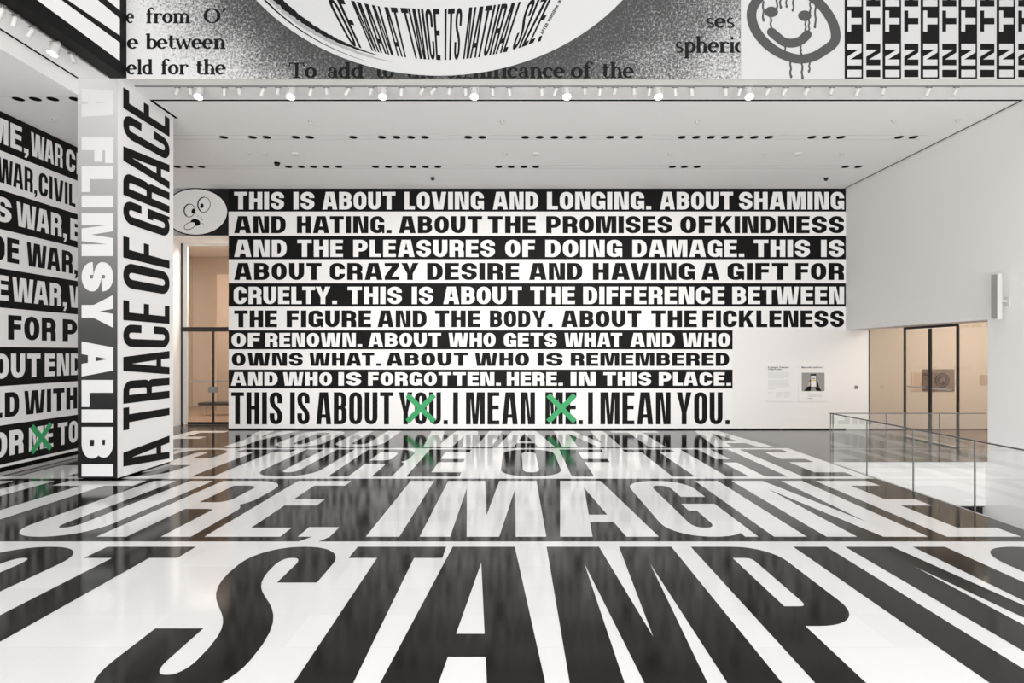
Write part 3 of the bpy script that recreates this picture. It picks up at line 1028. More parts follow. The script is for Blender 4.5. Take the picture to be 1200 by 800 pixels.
YBOT = [(412, 54), (428, 58), (461, 65.5), (478, 68), (500, 70), (516, 70.8), (538, 70.2), (565, 67), (594, 61), (612, 55.5), (626, 50), (636, 46)]
YTOP = [(380, -2.5), (412, 1), (430, 5), (448, 8.5), (470, 9.6), (495, 10.8), (521, 11), (542, 9.5), (560, 8.5), (590, 5), (614, 2), (655, -7)]
mb = MB()
for t_, b0, b1, t0, t1 in [('OF', 412, 428, 382, 403), ('MAN', 436, 461.5, 411, 445), ('AT', 466, 478, 448, 465.5), ('TWICE', 485, 516.5, 469, 515),
                           ('ITS', 521, 538, 521, 542.5), ('NATURAL', 542.5, 594, 550, 614), ('SIZE', 599, 625, 620, 653)]:
    def wf_(a, q, b0=b0, b1=b1, t0=t0, t1=t1):
        xb_ = b0 + (b1 - b0) * a
        xt = t0 + (t1 - t0) * a
        yb_ = interp(xb_, YBOT)
        yt = interp(xt, YTOP)
        return (fx_(xb_ + (xt - xb_) * q), FY - 0.012, fz_(yb_ + (yt - yb_) * q))
    MB().letters(word(t_, 0, 1, 0, 1, 0.34, 0.10, 0.17), wf_).build('curved_word', M['vblack'], ov)
mb = MB()
mb.polys([[(630, 49.5), (633.5, 48.5), (635.5, 42), (632, 43)]], f3)
mb.build('full_stop', M['vblack'], ov)
ux, uy = (657 - 634.5) / 46.0, (0 - 40) / 46.0
l_ = math.hypot(ux, uy)
ux, uy = ux / l_, uy / l_


def wv(a, q): return (fx_(634.5 + ux * a + uy * q), FY - 0.012, fz_(40 + uy * a - ux * q))


for t_, a, q in [('AFTER', 0, 14), ('VIRGINIA', 16.5, 38.5), ('WOOLF', 41, 56)]:
    MB().letters(word(t_, a, q, -1.8, 1.8, 0.34, 0.2, 0.2), wv).build('small_word', M['vblack'], ov)

# dripping spray-painted smile
sm = MB().box(fx_(868), fx_(989), FY - 0.014, FY - 0.001, fz_(93), TOPZ).build('smile_mural', M['pwhite'])
tag(sm, 'white square print of a dripping spray-painted smiling face, right of the oval mural', 'mural', 'prints on the upper front wall')
s1 = lambda a, q: (fx_(a), FY - 0.016, fz_(q))


def spline(pts, closed, n=8):
    out = []
    m_ = len(pts)
    rng = m_ if closed else m_ - 1
    for i in range(rng):
        p0 = pts[(i - 1) % m_] if closed or i else pts[i]
        p1, p2 = pts[i], pts[(i + 1) % m_]
        p3 = pts[(i + 2) % m_] if closed or i + 2 < m_ else p2
        for j in range(n):
            t_ = j / n
            out.append(tuple(0.5 * (2 * p1[k] + (p2[k] - p0[k]) * t_ + (2 * p0[k] - 5 * p1[k] + 4 * p2[k] - p3[k]) * t_ ** 2 + (3 * p1[k] - p0[k] - 3 * p2[k] + p3[k]) * t_ ** 3) for k in range(2)))
    out.append(pts[0] if closed else pts[-1])
    return out


mb = MB()
mb.polys(stroke(spline([(887, 1), (881, 12), (881, 25), (887, 39), (899, 53), (915, 63.5), (934, 69.5), (951, 67.5), (965, 60), (977, 50), (978.5, 38), (974, 24), (964, 9), (951, -3), (933, -12), (912, -13), (897, -8)], True), 11.5, 10.8), s1)
mb.build('face_ring', M['paint'], sm)
MB().polys(disc(903.5, 14.5, 8, 6.3), s1).build('eye', M['paint'], sm)
MB().polys(disc(942.5, 19, 7.8, 6.3), s1).build('eye', M['paint'], sm)
p = spline([(903.5, 38), (910, 43.5), (918, 49.5), (928, 51), (938, 48), (945.5, 41)], False)
mb = MB().polys(stroke(p, 11, 10.5) + disc(903.5, 38, 5.2) + disc(945.5, 41, 5.2), s1)
mb.build('mouth', M['paint'], sm)
for x, a, q, w in [(894, 2, 24, 1.8), (903, 20, 35, 1.8), (910, -8, 11, 1.8), (914, -8, 9, 1.8), (921, -4, 8, 1.6), (929, -4, 12.5, 1.6), (943.5, 25, 37, 1.6), (947.5, 24, 37, 1.6),
                   (949, 0, 15, 1.6), (955, 4, 32, 1.8), (919.5, 52, 62, 1.6), (938, 54, 64, 1.8), (926, 72, 90, 1.8), (939.5, 72, 91.5, 1.8), (948, 72, 84, 1.6)]:
    p = [(x + 0.6 * math.sin(j * 1.9 + x), a + (q - a) * j / 6) for j in range(7)]
    w = w * 1.25
    MB().polys(stroke(p, w, w) + disc(p[-1][0], p[-1][1], w * 0.7, w * 0.9, 10), lambda a, q: (fx_(a), FY - 0.0175, fz_(q))).build('paint_drip', M['paint'], sm)

# vertical strips with letters reading upwards
cm = MB().box(fx_(989), XR - 0.001, FY - 0.006, FY - 0.001, fz_(93), TOPZ).build('striped_mural', M['pwhite'])
tag(cm, 'print of narrow black and white upright strips with sideways letters IN T, far right', 'mural', 'prints on the upper front wall')
wst, ps = 22.25, 989.5
kx = 0
while True:
    xa = ps + wst * kx
    if fx_(xa) > XR - 0.02: break
    xb = min(xa + wst - 0.6, VPX + XR * SF - 0.3)
    blk = kx % 2 == 0
    st = MB().polys([rect(fx_(xa), fz_(92.4), fx_(xb), TOPZ - 0.1)], lambda a, q: (a, FY - 0.008, q)).build('strip', M['vblack'] if blk else M['pwhite'], cm)
    st['label'] = 'black strip with white letters' if blk else 'white strip with black letters'
    if fx_(xa + 20) < XR:
        L = []
        for c, yl, yh in [('I', 90.7, 82), ('N', 77, 51.5), ('T', 37.4, 12.7), ('H', 8, -17), ('E', -21, -44)]:
            wl = yl - yh
            L.append([type(p)([(a + yh, q) for a, q in p]) for p in glyph(c, wl, 16.6, wl if c == 'I' else 7.6, 4.6)])
        # letters turned to read upwards
        L2 = []
        for (c, yl, yh), l in zip([('I', 90.7, 82), ('N', 77, 51.5), ('T', 37.4, 12.7), ('H', 8, -17), ('E', -21, -44)], L):
            L2.append([type(p)([(xa + 19.6 - q, yl + yh - a) for a, q in p]) for p in l])
        MB().letters(L2, lambda a, q: (fx_(a), FY - 0.010, fz_(q))).build('lettering', M['pwhite'] if blk else M['vblack'], st)
    kx += 1

# giant letter strokes on the upper left wall
def lf(x, y): return (XF + 0.006, FOC * -XF / (VPX - x), EYE + (VPY - y) * -XF / (VPX - x))


ul = MB()
xk = -260


def yl_(x, a, b): return a[1] + (b[1] - a[1]) * (x - a[0]) / (b[0] - a[0])


E1 = ((43, 0), (140, 71.5))
E2 = ((71.5, 0), (140, 50))
E3 = ((79, 0), (140, 41.5))
E4 = ((114, 0), (140, 21.5))
E5 = ((125, 0), (140, 12))
for (lo, hi) in ((E1, E2), (E3, E4)):
    ul.add([lf(140, yl_(140, *lo)), lf(140, yl_(140, *hi)), lf(xk, yl_(xk, *hi)), lf(xk, yl_(xk, *lo))], [(0, 1, 2, 3)])
ul.add([lf(140, yl_(140, *E5)), lf(140, -60), lf(100, -92), lf(60, -52)], [(0, 1, 2, 3)])
lm = ul.build('giant_lettering', M['vwhite'])
tag(lm, 'white strokes of a giant letter on the black upper left wall', 'mural')

# ================================================================== LIGHT TRACKS AND LAMPS
YT = 4.945 * FOC / (VPY - 100)


def track(name, label, box):
    t_ = MB().box(*box).build('light_track', M['lampgrey'])
    tag(t_, label, 'light track', 'recessed light tracks in the ceiling')
    return t_


track('a', 'thin grey light track running along the ceiling in front of the lettered back wall', (-7.0, XR - 0.02, YT - 0.018, YT + 0.018, H - 0.022, H - 0.001))
track('b', 'thin grey light track along the ceiling beside the upper left wall', (-7.27, -7.235, 0, YF - 0.1, H - 0.022, H - 0.001))

# small unlit spotlight
sp0 = empty('track_spotlight')
MB().box(-0.055, 0.055, -0.014, 0.014, -0.042, -0.022).build('track_adapter', M['lampgrey'], sp0)
MB().tube((0, 0, -0.042), (0, 0, -0.075), 0.008).build('stem', M['lamp'], sp0)
hd = MB().lathe([(0.026, 0.015), (0.034, 0.0), (0.034, -0.115), (0.036, -0.125), (0.029, -0.125), (0.029, -0.10)], 20, cap=True).build('lamp_head', M['lamp'], sp0, fixn=True)
hd.location = (0, 0, -0.072)
# larger lit floodlight
fl0 = empty('track_floodlight')
MB().box(-0.075, 0.075, -0.016, 0.016, -0.045, -0.022).build('track_adapter', M['lampgrey'], fl0)
mb = MB()
mb.box(-0.08, -0.072, -0.018, 0.018, -0.15, -0.045)
mb.box(0.072, 0.08, -0.018, 0.018, -0.15, -0.045)
mb.box(-0.08, 0.08, -0.018, 0.018, -0.05, -0.042)
mb.build('yoke', M['lamp'], fl0)
hd2 = MB().lathe([(0.045, 0.085), (0.062, 0.07), (0.068, 0.0), (0.082, -0.07), (0.084, -0.10), (0.076, -0.10), (0.074, -0.085)], 28, cap=True).build('lamp_head', M['lamp'], fl0, fixn=True)
hd2.location = (0, 0, -0.14)
fc = MB().lathe([(0.070, -0.088), (0.070, -0.098), (0.05, -0.108), (0.0, -0.112)], 28, cap=False).build('lamp_face', M['bulb'], hd2, fixn=True)
fc['label'] = 'glowing white lamp face'

LIT = [233.5, 341.5, 448.8, 556, 664, 771.3, 877.5]
ORD = ['first', 'second', 'third', 'fourth', 'fifth', 'sixth', 'seventh', 'eighth', 'ninth', 'tenth']
ST = FOC / YT
firstF = True
for i, x in enumerate(LIT):
    o = fl0 if firstF else copy_tree(fl0)
    firstF = False
    o.location = ((x - VPX) / ST, YT, H)
    o.rotation_euler = (0, 0, random.uniform(-0.1, 0.1))
    for ch in o.children:
        if ch.name.startswith('lamp_head'):
            ch.rotation_euler = (R(-22), 0, 0)
    tag(o, '%s glowing floodlight from the left on the long front track' % ORD[i], 'spotlight', 'lit floodlights')
    l = bpy.data.lights.new('floodlight_beam', 'SPOT')
    l.energy, l.spot_size, l.spot_blend, l.shadow_soft_size, l.color = (60 if i == 0 else 230), R(115), 0.9, 0.08, (1, 0.97, 0.93)
    lo = bpy.data.objects.new('floodlight_beam', l)
    lo.location = o.location + Vector((0, -0.06, -0.31))
    lo.rotation_euler = (R(38), 0, 0)
    COL.objects.link(lo)
o = copy_tree(fl0)
xx, yy = -7.25, 720 * 7.25 / (602 - 64.5)
o.location = (xx, yy, H)
tag(o, 'glowing floodlight on the short track beside the upper left wall', 'spotlight', 'lit floodlights')
for ch in o.children:
    if ch.name.startswith('lamp_head'):
        ch.rotation_euler = (R(-18), R(12), 0)
SM = [208, 223, 263, 280, 308.5, 326, 365, 382.5, 409, 435, 470.6, 495.5, 509.5, 527, 545.5, 577, 596.5, 635, 652, 685, 703.5, 721, 743, 761.5, 791, 810.5,
      850.5, 867.5, 901, 921, 946.5, 975, 1006, 1035.5, 1089, 1121]
firstS = True
cnt = {}
for x in SM:
    k = sum(1 for q in LIT if q < x)
    cnt[k] = cnt.get(k, 0) + 1
    o = sp0 if firstS else copy_tree(sp0)
    firstS = False
    o.location = ((x - VPX) / ST, YT, H)
    tilt = random.choice([-8, -4, 0, 5, 9, 14, 22]) if x < 900 else random.choice([14, 18, 22, 26])
    if x in (308.5, 495.5): tilt = 24
    if x in (409, 509.5): tilt = 40
    for ch in o.children:
        if ch.name.startswith('lamp_head'):
            ch.rotation_euler = (R(random.choice([-6, 8, 14])), R(tilt), 0)
    w_ = 'left of the first glowing floodlight' if k == 0 else 'right of the %s glowing floodlight' % ORD[k - 1]
    tag(o, '%s small unlit white spotlight %s on the front track' % (ORD[cnt[k] - 1], w_), 'spotlight', 'unlit spotlights on the front track')
for n_, (x, ty) in enumerate([(3, 30), (18, 25), (38, 40), (83.5, -20)]):
    o = copy_tree(sp0)
    o.location = (-7.25, 720 * 7.25 / (602 - x), H)
    for ch in o.children:
        if ch.name.startswith('lamp_head'):
            ch.rotation_euler = (R(10), R(ty), 0)
    tag(o, ['nearest unlit spotlight on the short left track', 'second unlit spotlight from the lens on the short left track', 'unlit spotlight on the left track just before the glowing lamp',
            'unlit spotlight on the left track between the glowing lamp and the column'][n_], 'spotlight', 'unlit spotlights on the left track')

# ================================================================== CEILING SLOTS AND DOWNLIGHTS
def cyd(y): return 4.945 * FOC / (VPY - y)


def slot(y, xa, xb):
    Y = cyd(y)
    s = FOC / Y
    m_ = MB()
    m_.box((xa - VPX) / s, (xb - VPX) / s, Y - 0.13, Y - 0.115, H - 0.003, H)
    m_.box((xa - VPX) / s, (xb - VPX) / s, Y + 0.115, Y + 0.13, H - 0.003, H)
    return m_


struct(slot(160.8, 200, 1082).build('trim_6', M['slotgrey']))
struct(slot(195.4, 200, 1012).build('trim_7', M['slotgrey']))
dl0 = empty('downlight')
MB().lathe([(0.095, 0.0), (0.095, -0.004), (0.084, -0.006), (0.082, -0.002)], 24, cap=False).build('trim_ring', M['dark'], dl0)
MB().lathe([(0.084, -0.003), (0.0, -0.0035)], 24, cap=False).build('dark_opening', M['dark'], dl0)
ROWA = [262, 295.75, 312.5, 346.5, 363, 413.75, 447.5, 464.5, 481.75, 498, 548.75, 565, 615.5, 632.5, 649.7, 666.75, 683.5, 715, 732, 748.75, 799, 816, 833, 850, 867, 884, 901, 951.5, 968.5, 985.5, 1053.5, 1070.5]
ROWB = [207.5, 222, 236, 338, 353, 367.5, 382, 397, 440, 455, 469, 484, 498.5, 513, 584.5, 599, 614, 628, 788, 802, 817, 990.6, 1005.6]
def ordn(n):
    return '%d%s' % (n, 'th' if 10 < n % 100 < 14 else {1: 'st', 2: 'nd', 3: 'rd'}.get(n % 10, 'th'))


fd = True
for row, y, nm in ((ROWA, 160.8, 'nearer'), (ROWB, 195.4, 'further')):
    Y = cyd(y)
    s = FOC / Y
    for i, x in enumerate(row):
        o = dl0 if fd else copy_tree(dl0)
        fd = False
        o.location = ((x - VPX) / s, Y, H)
        tag(o, 'black recessed downlight, %s from the left in the %s ceiling slot' % (ordn(i + 1), nm), 'downlight', 'downlights in the %s ceiling slot' % nm)
# slot of the lower left ceiling
YS = (HL - EYE) * FOC / (VPY - 116)
s = FOC / YS
m_ = MB()
m_.box((5 - VPX) / s, (120 - VPX) / s, YS - 0.13, YS - 0.115, HL - 0.003, HL)
m_.box((5 - VPX) / s, (120 - VPX) / s, YS + 0.115, YS + 0.13, HL - 0.003, HL)
struct(m_.build('trim_8', M['slotgrey']))
for i, x in enumerate([21.5, 41.5, 62, 88]):
    o = copy_tree(dl0)
    o.location = ((x - VPX) / s, YS, HL)
    tag(o, 'black recessed downlight, %s from the left in the ceiling left of the column' % ordn(i + 1), 'downlight', 'downlights left of the column')

# sprinklers, detectors, dome cameras
sk0 = empty('sprinkler')
MB().lathe([(0.055, 0), (0.055, -0.008), (0.02, -0.012)], 20).build('cover_plate', M['lamp'], sk0)
MB().lathe([(0.02, -0.01), (0.014, -0.04), (0.03, -0.052), (0.03, -0.056)], 16).build('sprinkler_head', M['lamp'], sk0)
fs = True
near = [(291, 179), (311, 180), (592.5, 180), (785, 180), (896, 180), (986, 180)]
far = [(364, 142), (588.5, 142), (817, 142), (1047, 141), (1122, 140)]
for grp, lst in (('between the two ceiling slots', near), ('in front of the nearer ceiling slot', far)):
    for i, (x, y) in enumerate(lst):
        o = sk0 if fs else copy_tree(sk0)
        fs = False
        Y = cyd(y)
        o.location = ((x - VPX) * Y / FOC, Y, H)
        tag(o, 'small white sprinkler head %s, %s from the left' % (grp, ordn(i + 1)), 'sprinkler', 'ceiling sprinklers ' + grp)
o = copy_tree(sk0)
o.location = ((64 - VPX) * ((HL - EYE) * FOC / (VPY - 139)) / FOC, (HL - EYE) * FOC / (VPY - 139), HL)
tag(o, 'small white sprinkler head in the ceiling above the left wall text', 'sprinkler')
sd0 = empty('smoke_detector')
MB().lathe([(0.10, 0), (0.10, -0.02), (0.085, -0.035), (0.03, -0.042)], 28).build('detector_body', M['lamp'], sd0)
for i, (x, y) in enumerate([(346, 180), (627.5, 180), (935, 180)]):
    o = sd0 if i == 0 else copy_tree(sd0)
    Y = cyd(y)
    o.location = ((x - VPX) * Y / FOC, Y, H)
    tag(o, ['flat round white detector at the left of the ceiling', 'flat round white detector in the middle of the ceiling', 'flat round white detector at the right of the ceiling'][i], 'smoke detector', 'smoke detectors')
dc0 = empty('dome_camera')
MB().lathe([(0.075, 0), (0.075, -0.03), (0.068, -0.04)], 24).build('camera_base', M['dark'], dc0)
MB().lathe([(0.062, -0.04), (0.058, -0.07), (0.04, -0.095), (0.0, -0.105)], 24, cap=False).build('camera_dome', M['darkmetal'], dc0, smooth=True)
for i, (x, y, lb) in enumerate([(324.7, 190.5, 'black dome camera hanging at the left of the further ceiling slot'), (507, 208, 'small black dome camera near the back wall above the word LOVING'), (968, 208.5, 'small black dome camera near the right end of the back wall')]):
    o = dc0 if i == 0 else copy_tree(dc0)
    Y = cyd(y)
    o.location = ((x - VPX) * Y / FOC, Y, H)
    if i: o.scale = (0.8, 0.8, 0.8)
    tag(o, lb, 'security camera', 'dome cameras')

# ================================================================== GLASS RAILINGS
def railing(root, p0, p1, cuts, label):
    """glass guard along p0 -> p1 with joints at the given distances"""
    d = Vector((p1[0] - p0[0], p1[1] - p0[1], 0))
    L = d.length
    root_o = empty(root, (p0[0], p0[1], 0), math.atan2(d.y, d.x))
    tag(root_o, label, 'railing', 'glass railings round the stairwell')
    cuts = [0.0] + cuts + [L]
    for a, b in zip(cuts, cuts[1:]):
        MB().box(a + 0.006, b - 0.006, -0.008, 0.008, -0.06, 1.02).build('glass_pane', M['glass'], root_o)
    MB().box(-0.012, L, -0.014, 0.014, 1.02, 1.04).build('top_rail', M['railsteel'], root_o)
    for a in cuts[:-1]:
        MB().box(a - 0.007, a + 0.007, -0.010, 0.010, -0.06, 1.02).build('post', M['railsteel'], root_o)
    MB().box(0, L, -0.02, 0.02, -0.12, -0.004).build('base_channel', M['lamp'], root_o)


yk = [11.62, 10.27, 8.90, 7.54, 6.18, 4.82, 3.46, 2.1]
railing('glass_railing', (XRAIL + 0.03, YRAIL - 0.05), (XRAIL + 0.03, 1.1), [YRAIL - 0.05 - y for y in yk], 'long glass railing running towards the lens at the edge of the stairwell')
railing('glass_railing', (XRAIL + 0.08, YRAIL - 0.05), (XR - 0.02, YRAIL - 0.05), [1.12, 2.24], 'short glass railing across the far end of the stairwell, meeting the right wall')

# ================================================================== RIGHT GLAZING AND ROOM BEHIND
XG = XR + 0.7
gl = MB().box(XG, XG + 0.012, 16.76, YB, 0.02, OPZ + 0.25).build('window_1', M['dglass'])
struct(gl)
gl = MB().box(XG, XG + 0.012, 11.0, 14.76, 0.02, OPZ + 0.25).build('window_2', M['dglass'])
struct(gl)
MB().box(XG - 0.004, XG + 0.02, YB - 0.02, YB - 0.001, 0, OPZ).build('window_frame', M['darkmetal'], gl)
dr = struct(MB().box(XG - 0.03, XG + 0.04, 14.76, 16.76, OPZ - 0.06, OPZ + 0.1).build('door_2', M['darkmetal']))
for a in (14.76, 16.76):
    MB().box(XG - 0.01, XG + 0.03, a - 0.03, a + 0.03, 0, OPZ - 0.06).build('jamb', M['darkmetal'], dr)
for a, b in ((14.81, 15.72), (15.76, 16.71)):
    lf_ = MB().box(XG, XG + 0.012, a, b, 0.06, OPZ - 0.07).build('door_leaf', M['dglass'], dr)
    MB().box(XG - 0.05, XG - 0.025, a + 0.08, b - 0.12, 1.38, 1.42).build('push_bar', M['steel'], lf_)
    mm = MB().box(XG - 0.01, XG + 0.022, a, b, 0.005, 0.03)
    s_ = b - 0.035 if a < 15 else a
    mm.box(XG - 0.008, XG + 0.02, s_, s_ + 0.035, 0.005, OPZ - 0.07)
    mm.build('leaf_frame', M['darkmetal'], lf_)
rw = MB()
rw.box(XG, 17.2, YB, YB + 0.25, 0, 4.2)
rw.box(17.0, 17.2, 9.5, YB, 0, 4.2)
rw.box(XG, 17.2, 9.3, 9.5, 0, 4.2)
struct(rw.build('wall_side_room', M['beige']))
struct(MB().box(XG + 0.02, 17.2, 9.3, YB, 4.2, 4.4).build('ceiling_side_room', M['ceil']))
struct(MB().box(XG + 0.05, 17.0, 9.5, YB, 0.0, 0.004).build('floor_side_room', M['wood']))
area('side_room_lamp', (13.6, 15.2, 4.1), (0, 0, 0), 4, 4, 430, (1, 0.95, 0.89))

pic = MB().box(bx_(1081), bx_(1118), YB - 0.02, YB, bz_(458.2), bz_(432.5)).build('framed_picture', M['picbrown'])
tag(pic, 'dark brown picture of a round embossed seal on the wall behind the glass doors', 'picture')
ps1 = lambda a, q: (bx_(a), YB - 0.022, bz_(q))
ps2 = lambda a, q: (bx_(a), YB - 0.024, bz_(q))
MB().polys([[(1089, 457.5), (1117.5, 457.5), (1117.5, 433), (1089, 433)]], ps1).build('picture_field', M['picmid'], pic)
mb = MB().polys(disc(1103.5, 445.5, 8.6, 8.6, 32), ps2).build('round_seal', M['picdeep'], pic)
ps3 = lambda a, q: (bx_(a), YB - 0.026, bz_(q))
mb2 = MB().polys(ring(1103.5, 445.5, 6.6, 6.6, 0.8), ps3)
mb2.polys(rot(disc(1102, 446, 1.8, 3.2), 1102, 446, 25) + rot(disc(1106, 445, 1.6, 3.0), 1106, 445, -20) + disc(1104, 441.5, 1.3), ps3)
mb2.build('seal_relief', M['picmid'], mb)
nt = MB().box(bx_(1068), bx_(1080), YB - 0.012, YB, bz_(458), bz_(436)).build('wall_notice', mat('pale_paper', (0.58, 0.45, 0.35), 0.6))
tag(nt, 'pale sheet on the wall just left of the round seal picture, behind the glass doors', 'notice')
nt = MB().box(bx_(1148), bx_(1166), YB - 0.012, YB, bz_(451), bz_(439)).build('wall_notice', mat('tan_paper', (0.45, 0.35, 0.27), 0.6))
tag(nt, 'tan sheet on the far wall behind the glass at the right jamb', 'notice')

# ================================================================== LEFT ENTRANCE AND ROOM BEHIND
dr = struct(MB().box(DX0, DX1, RY - 0.05, RY + 0.05, EYE + (VPY - 388.5) * RY / FOC, EYE + (VPY - 383.2) * RY / FOC).build('door_1', M['darkmetal']))
zt = EYE + (VPY - 386) * RY / FOC


def rx_(x): return (x - VPX) * RY / FOC


def rz_(y): return EYE + (VPY - y) * RY / FOC


MB().box(DX0, DX0 + 0.05, RY - 0.04, RY + 0.04, 0, DZ).build('jamb', M['darkmetal'], dr)
MB().box(DX0, DX1, RY - 0.03, RY + 0.03, DZ - 0.08, DZ).build('head_frame', M['lamp'], dr)
MB().box(DX0 + 0.05, DX0 + 0.2, RY - 0.03, RY + 0.03, 0.05, DZ - 0.08).build('side_post', M['lamp'], dr)
MB().box(DX0 + 0.2, DX1, RY - 0.006, RY + 0.006, zt + 0.07, DZ - 0.08).build('transom_pane', M['dglass'], dr)
for a, b in ((DX0 + 0.2, rx_(250) - 0.008), (rx_(250) + 0.008, DX1)):
    q = MB().box(a, b, RY - 0.006, RY + 0.006, 0.09, zt - 0.07).build('door_leaf', M['dglass'], dr)
    mm = MB().box(a, b, RY - 0.02, RY + 0.02, 0.005, 0.09)
    mm.build('bottom_rail', M['darkmetal'], q)
    MB().box(a + 0.04, b - 0.02, RY - 0.045, RY - 0.02, rz_(447.3), rz_(445.6)).build('push_bar', M['steel'], q)
MB().box(rx_(250) - 0.022, rx_(250) + 0.022, RY - 0.025, RY + 0.025, 0.01, zt - 0.06).build('meeting_stile', M['darkmetal'], dr)
pl = MB().box(rx_(244.5), rx_(256), RY - 0.032, RY - 0.026, rz_(459.6), rz_(453)).build('door_plate', M['lampgrey'], dr)
lw = MB()
lw.box(-14, -5.8, 26.8, 27, 0, 6.5)
lw.box(-14.2, -14, RY + 0.15, 27, 0, 6.5)
lw.box(-5.8, -5.6, RY + 0.15, 27, 0, 6.5)
lw.box(-14, DX0 - 0.25, RY + 0.1, RY + 0.25, 0, 6.5)
lw.box(DX1 + 0.2, -5.8, RY + 0.1, RY + 0.25, 0, 6.5)
struct(lw.build('wall_foyer', M['tan']))
struct(MB().box(-14.2, -5.6, RY + 0.15, 27, 6.5, 6.7).build('ceiling_foyer', M['ceil']))
struct(MB().box(-14, -5.8, RY + 0.1, 26.8, 0, 0.004).build('floor_foyer', M['wood']))
struct(MB().box(-11.7, -11.2, 24.2, 24.4, 0, 5.4).build('wall_foyer_pier', M['tandark']))
area('foyer_lamp', (-9.9, 20.7, 6.35), (0, 0, 0), 5, 1.2, 1150, (1, 0.95, 0.89))

bn = empty('bench', (-10.4, 22.6, 0))
tag(bn, 'long black bench on thin legs behind the glass entrance', 'bench')
mb = MB().box(-1.1, 0.9, -0.25, 0.25, 0.40, 0.50)
mb.build('seat', M['leather'], bn, bevel=0.03)
for sx in (-1.0, 0.8):
    for sy in (-0.2, 0.2):
        MB().tube((sx, sy, 0.004), (sx, sy, 0.40), 0.016).build('leg', M['steel'], bn)
MB().box(-1.02, 0.82, -0.21, 0.21, 0.375, 0.40).build('seat_frame', M['steel'], bn)

# ================================================================== WALL SIGNS, SWITCH, LOUDSPEAKER
def text_mesh(txt, size, name, m, fn, parent, bold=0.0):
    cu = bpy.data.curves.new(name, 'FONT')
    cu.body = txt
    cu.size = size
    cu.offset = bold
    ob = bpy.data.objects.new(name, cu)
    COL.objects.link(ob)
    dg = bpy.context.evaluated_depsgraph_get()
    me = bpy.data.meshes.new_from_object(ob.evaluated_get(dg))
    COL.objects.unlink(ob)
    bpy.data.objects.remove(ob)
    for v in me.vertices:
        v.co = fn(v.co.x, v.co.y)
    me.materials.clear()
    me.materials.append(m)
    o = bpy.data.objects.new(name, me)
    COL.objects.link(o)
    o.parent = parent
    return o


def greek(mb, x0, x1, y, n, pitch, fn, last=0.6, h=0.35):
    for i in range(n):
        e = x0 + (x1 - x0) * (last if i == n - 1 else random.uniform(0.88, 1.0))
        yy = y + i * pitch
        mb.polys([rect(x0, yy, e, yy + h)], fn)


w1 = lambda a, q: (bx_(a), YB - 0.020, bz_(q))
w2 = lambda a, q: (bx_(a), YB - 0.022, bz_(q))
w3 = lambda a, q: (bx_(a), YB - 0.024, bz_(q))
w4 = lambda a, q: (bx_(a), YB - 0.026, bz_(q))
pn = MB().box(bx_(896.4), bx_(929.4), YB - 0.018, YB - 0.001, bz_(470.4), bz_(426.4)).build('information_panel', M['board'])
tag(pn, 'white information panel with a two-line heading and text only, left of the pair', 'wall sign', 'information panels')
k = 2.5 / SB
text_mesh('A Dynamic Collection', 2.75 / SB, 'heading', M['ink'], lambda a, q: (bx_(899.4) + a, YB - 0.020, bz_(431.1) + q), pn, 0.0012)
text_mesh('1970s\u2013Present', 2.75 / SB, 'heading', M['ink'], lambda a, q: (bx_(899.4) + a, YB - 0.020, bz_(433.4) + q), pn, 0.0012)
mb = MB()
greek(mb, 899.6, 925.5, 436.5, 6, 1.25, w1, 0.75)
greek(mb, 899.6, 925.5, 445.4, 7, 1.25, w1, 0.85)
greek(mb, 899.6, 908, 455.2, 1, 1.2, w1, 1)
for xx in (899.6, 909, 918.3):
    greek(mb, xx, xx + 7.5, 459.4, 2 if xx < 900 else 6, 1.15, w1, 0.5, 0.28)
mb.build('small_print', mat('pale_grey_print', (0.55, 0.55, 0.55), 0.5), pn)
pn = MB().box(bx_(935.4), bx_(968.8), YB - 0.018, YB - 0.001, bz_(470.4), bz_(426.4)).build('information_panel', M['board'])
tag(pn, 'white information panel with a picture of hands holding a phone, right of the pair', 'wall sign', 'information panels')
text_mesh('Map, audio, and more', 2.75 / SB, 'heading', M['ink'], lambda a, q: (bx_(939.0) + a, YB - 0.020, bz_(431.1) + q), pn, 0.0012)
ph = MB().polys([rect(939.1, 436.5, 965.9, 458.1)], w1).build('photo', M['picgrey'], pn)
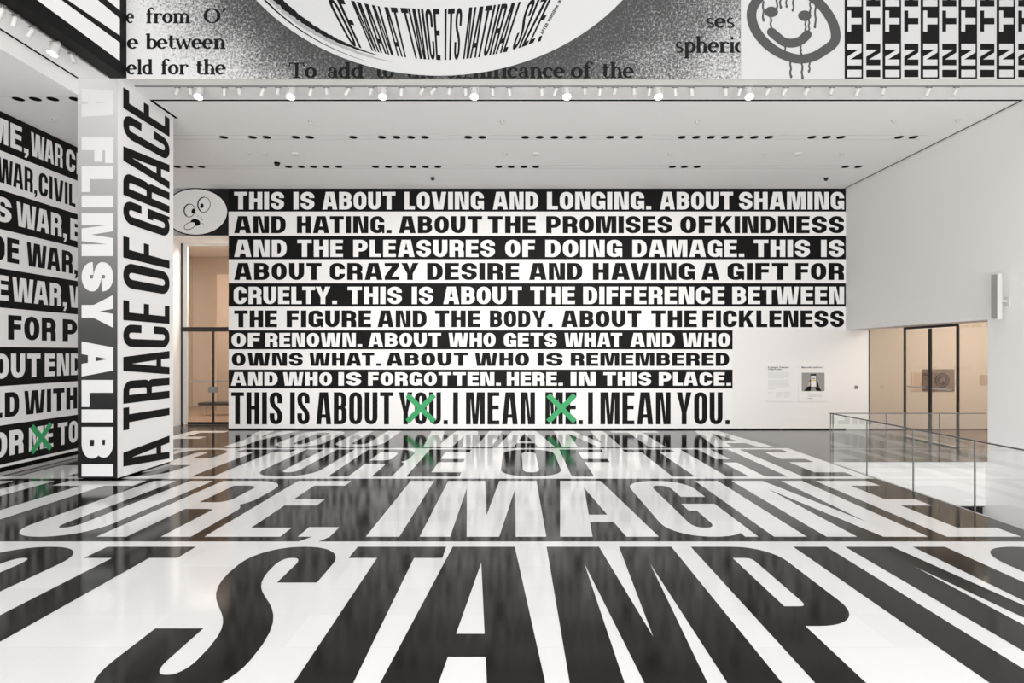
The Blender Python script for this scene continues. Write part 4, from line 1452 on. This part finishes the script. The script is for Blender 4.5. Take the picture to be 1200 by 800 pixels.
mb = MB().polys([[(941.5, 458), (945, 453.5), (949, 450), (950.5, 453), (949.5, 458)], [(962.5, 458), (959.5, 453.5), (957.5, 446), (954.8, 450), (954.5, 454), (956.5, 458)],
                 [(948, 446), (949.4, 445), (949.4, 455), (947.6, 453)]], w2)
mb.build('sleeves', M['ink'], ph)
mb = MB().polys([[(945.5, 453), (947.5, 446.5), (949.2, 447), (949, 452)], [(955.2, 452.5), (955.6, 447.5), (956.8, 450), (957.4, 454)]], w3)
mb.build('hands', M['skin'], ph)
pp = MB().polys([rect(949.3, 438, 956, 453.6)], w3).build('phone', M['ink'], ph)
MB().polys([rect(949.8, 440, 955.6, 453)], w4).build('phone_screen', M['board'], pp)
w5 = lambda a, q: (bx_(a), YB - 0.028, bz_(q))
MB().polys([rect(950, 444.6, 955.4, 446.2)], w5).build('screen_strip', M['yellow'], pp)
MB().polys([rect(950.4, 442.4, 954.6, 444.1)], w5).build('screen_strip', M['picblue'], pp)
mb = MB()
greek(mb, 946.2, 964.5, 461.6, 3, 1.2, w1, 0.9, 0.28)
greek(mb, 946.2, 952, 466.3, 1, 1.2, w1, 1, 0.5)
mb.build('small_print', M['inkgrey'], pn)

sw_ = MB().box(bx_(1001.3), bx_(1005), YB - 0.012, YB, bz_(455.6), bz_(451.6)).build('wall_switch', M['lampgrey'])
tag(sw_, 'small grey switch plate on the wall left of the glass doors', 'switch')

spk = empty('column_loudspeaker', (9.74, 12.4, 2.97))
tag(spk, 'slim tall grey loudspeaker on a bracket high on the right wall', 'loudspeaker')
cb = MB().box(-0.075, 0.075, -0.05, 0.07, 0, 0.93).build('cabinet', M['lamp'], spk, bevel=0.02)
cb.rotation_euler = (0, 0, R(-78))
gb_ = MB().box(-0.062, 0.062, -0.056, -0.048, 0.02, 0.91).build('grille', M['grille'], spk)
gb_.rotation_euler = (0, 0, R(-78))
MB().tube((0.05, 0.0, 0.38), (0.212, 0.0, 0.38), 0.022).build('bracket_arm', M['lamp'], spk)
MB().box(0.205, 0.219, -0.06, 0.06, 0.28, 0.46).build('bracket_plate', M['lamp'], spk)
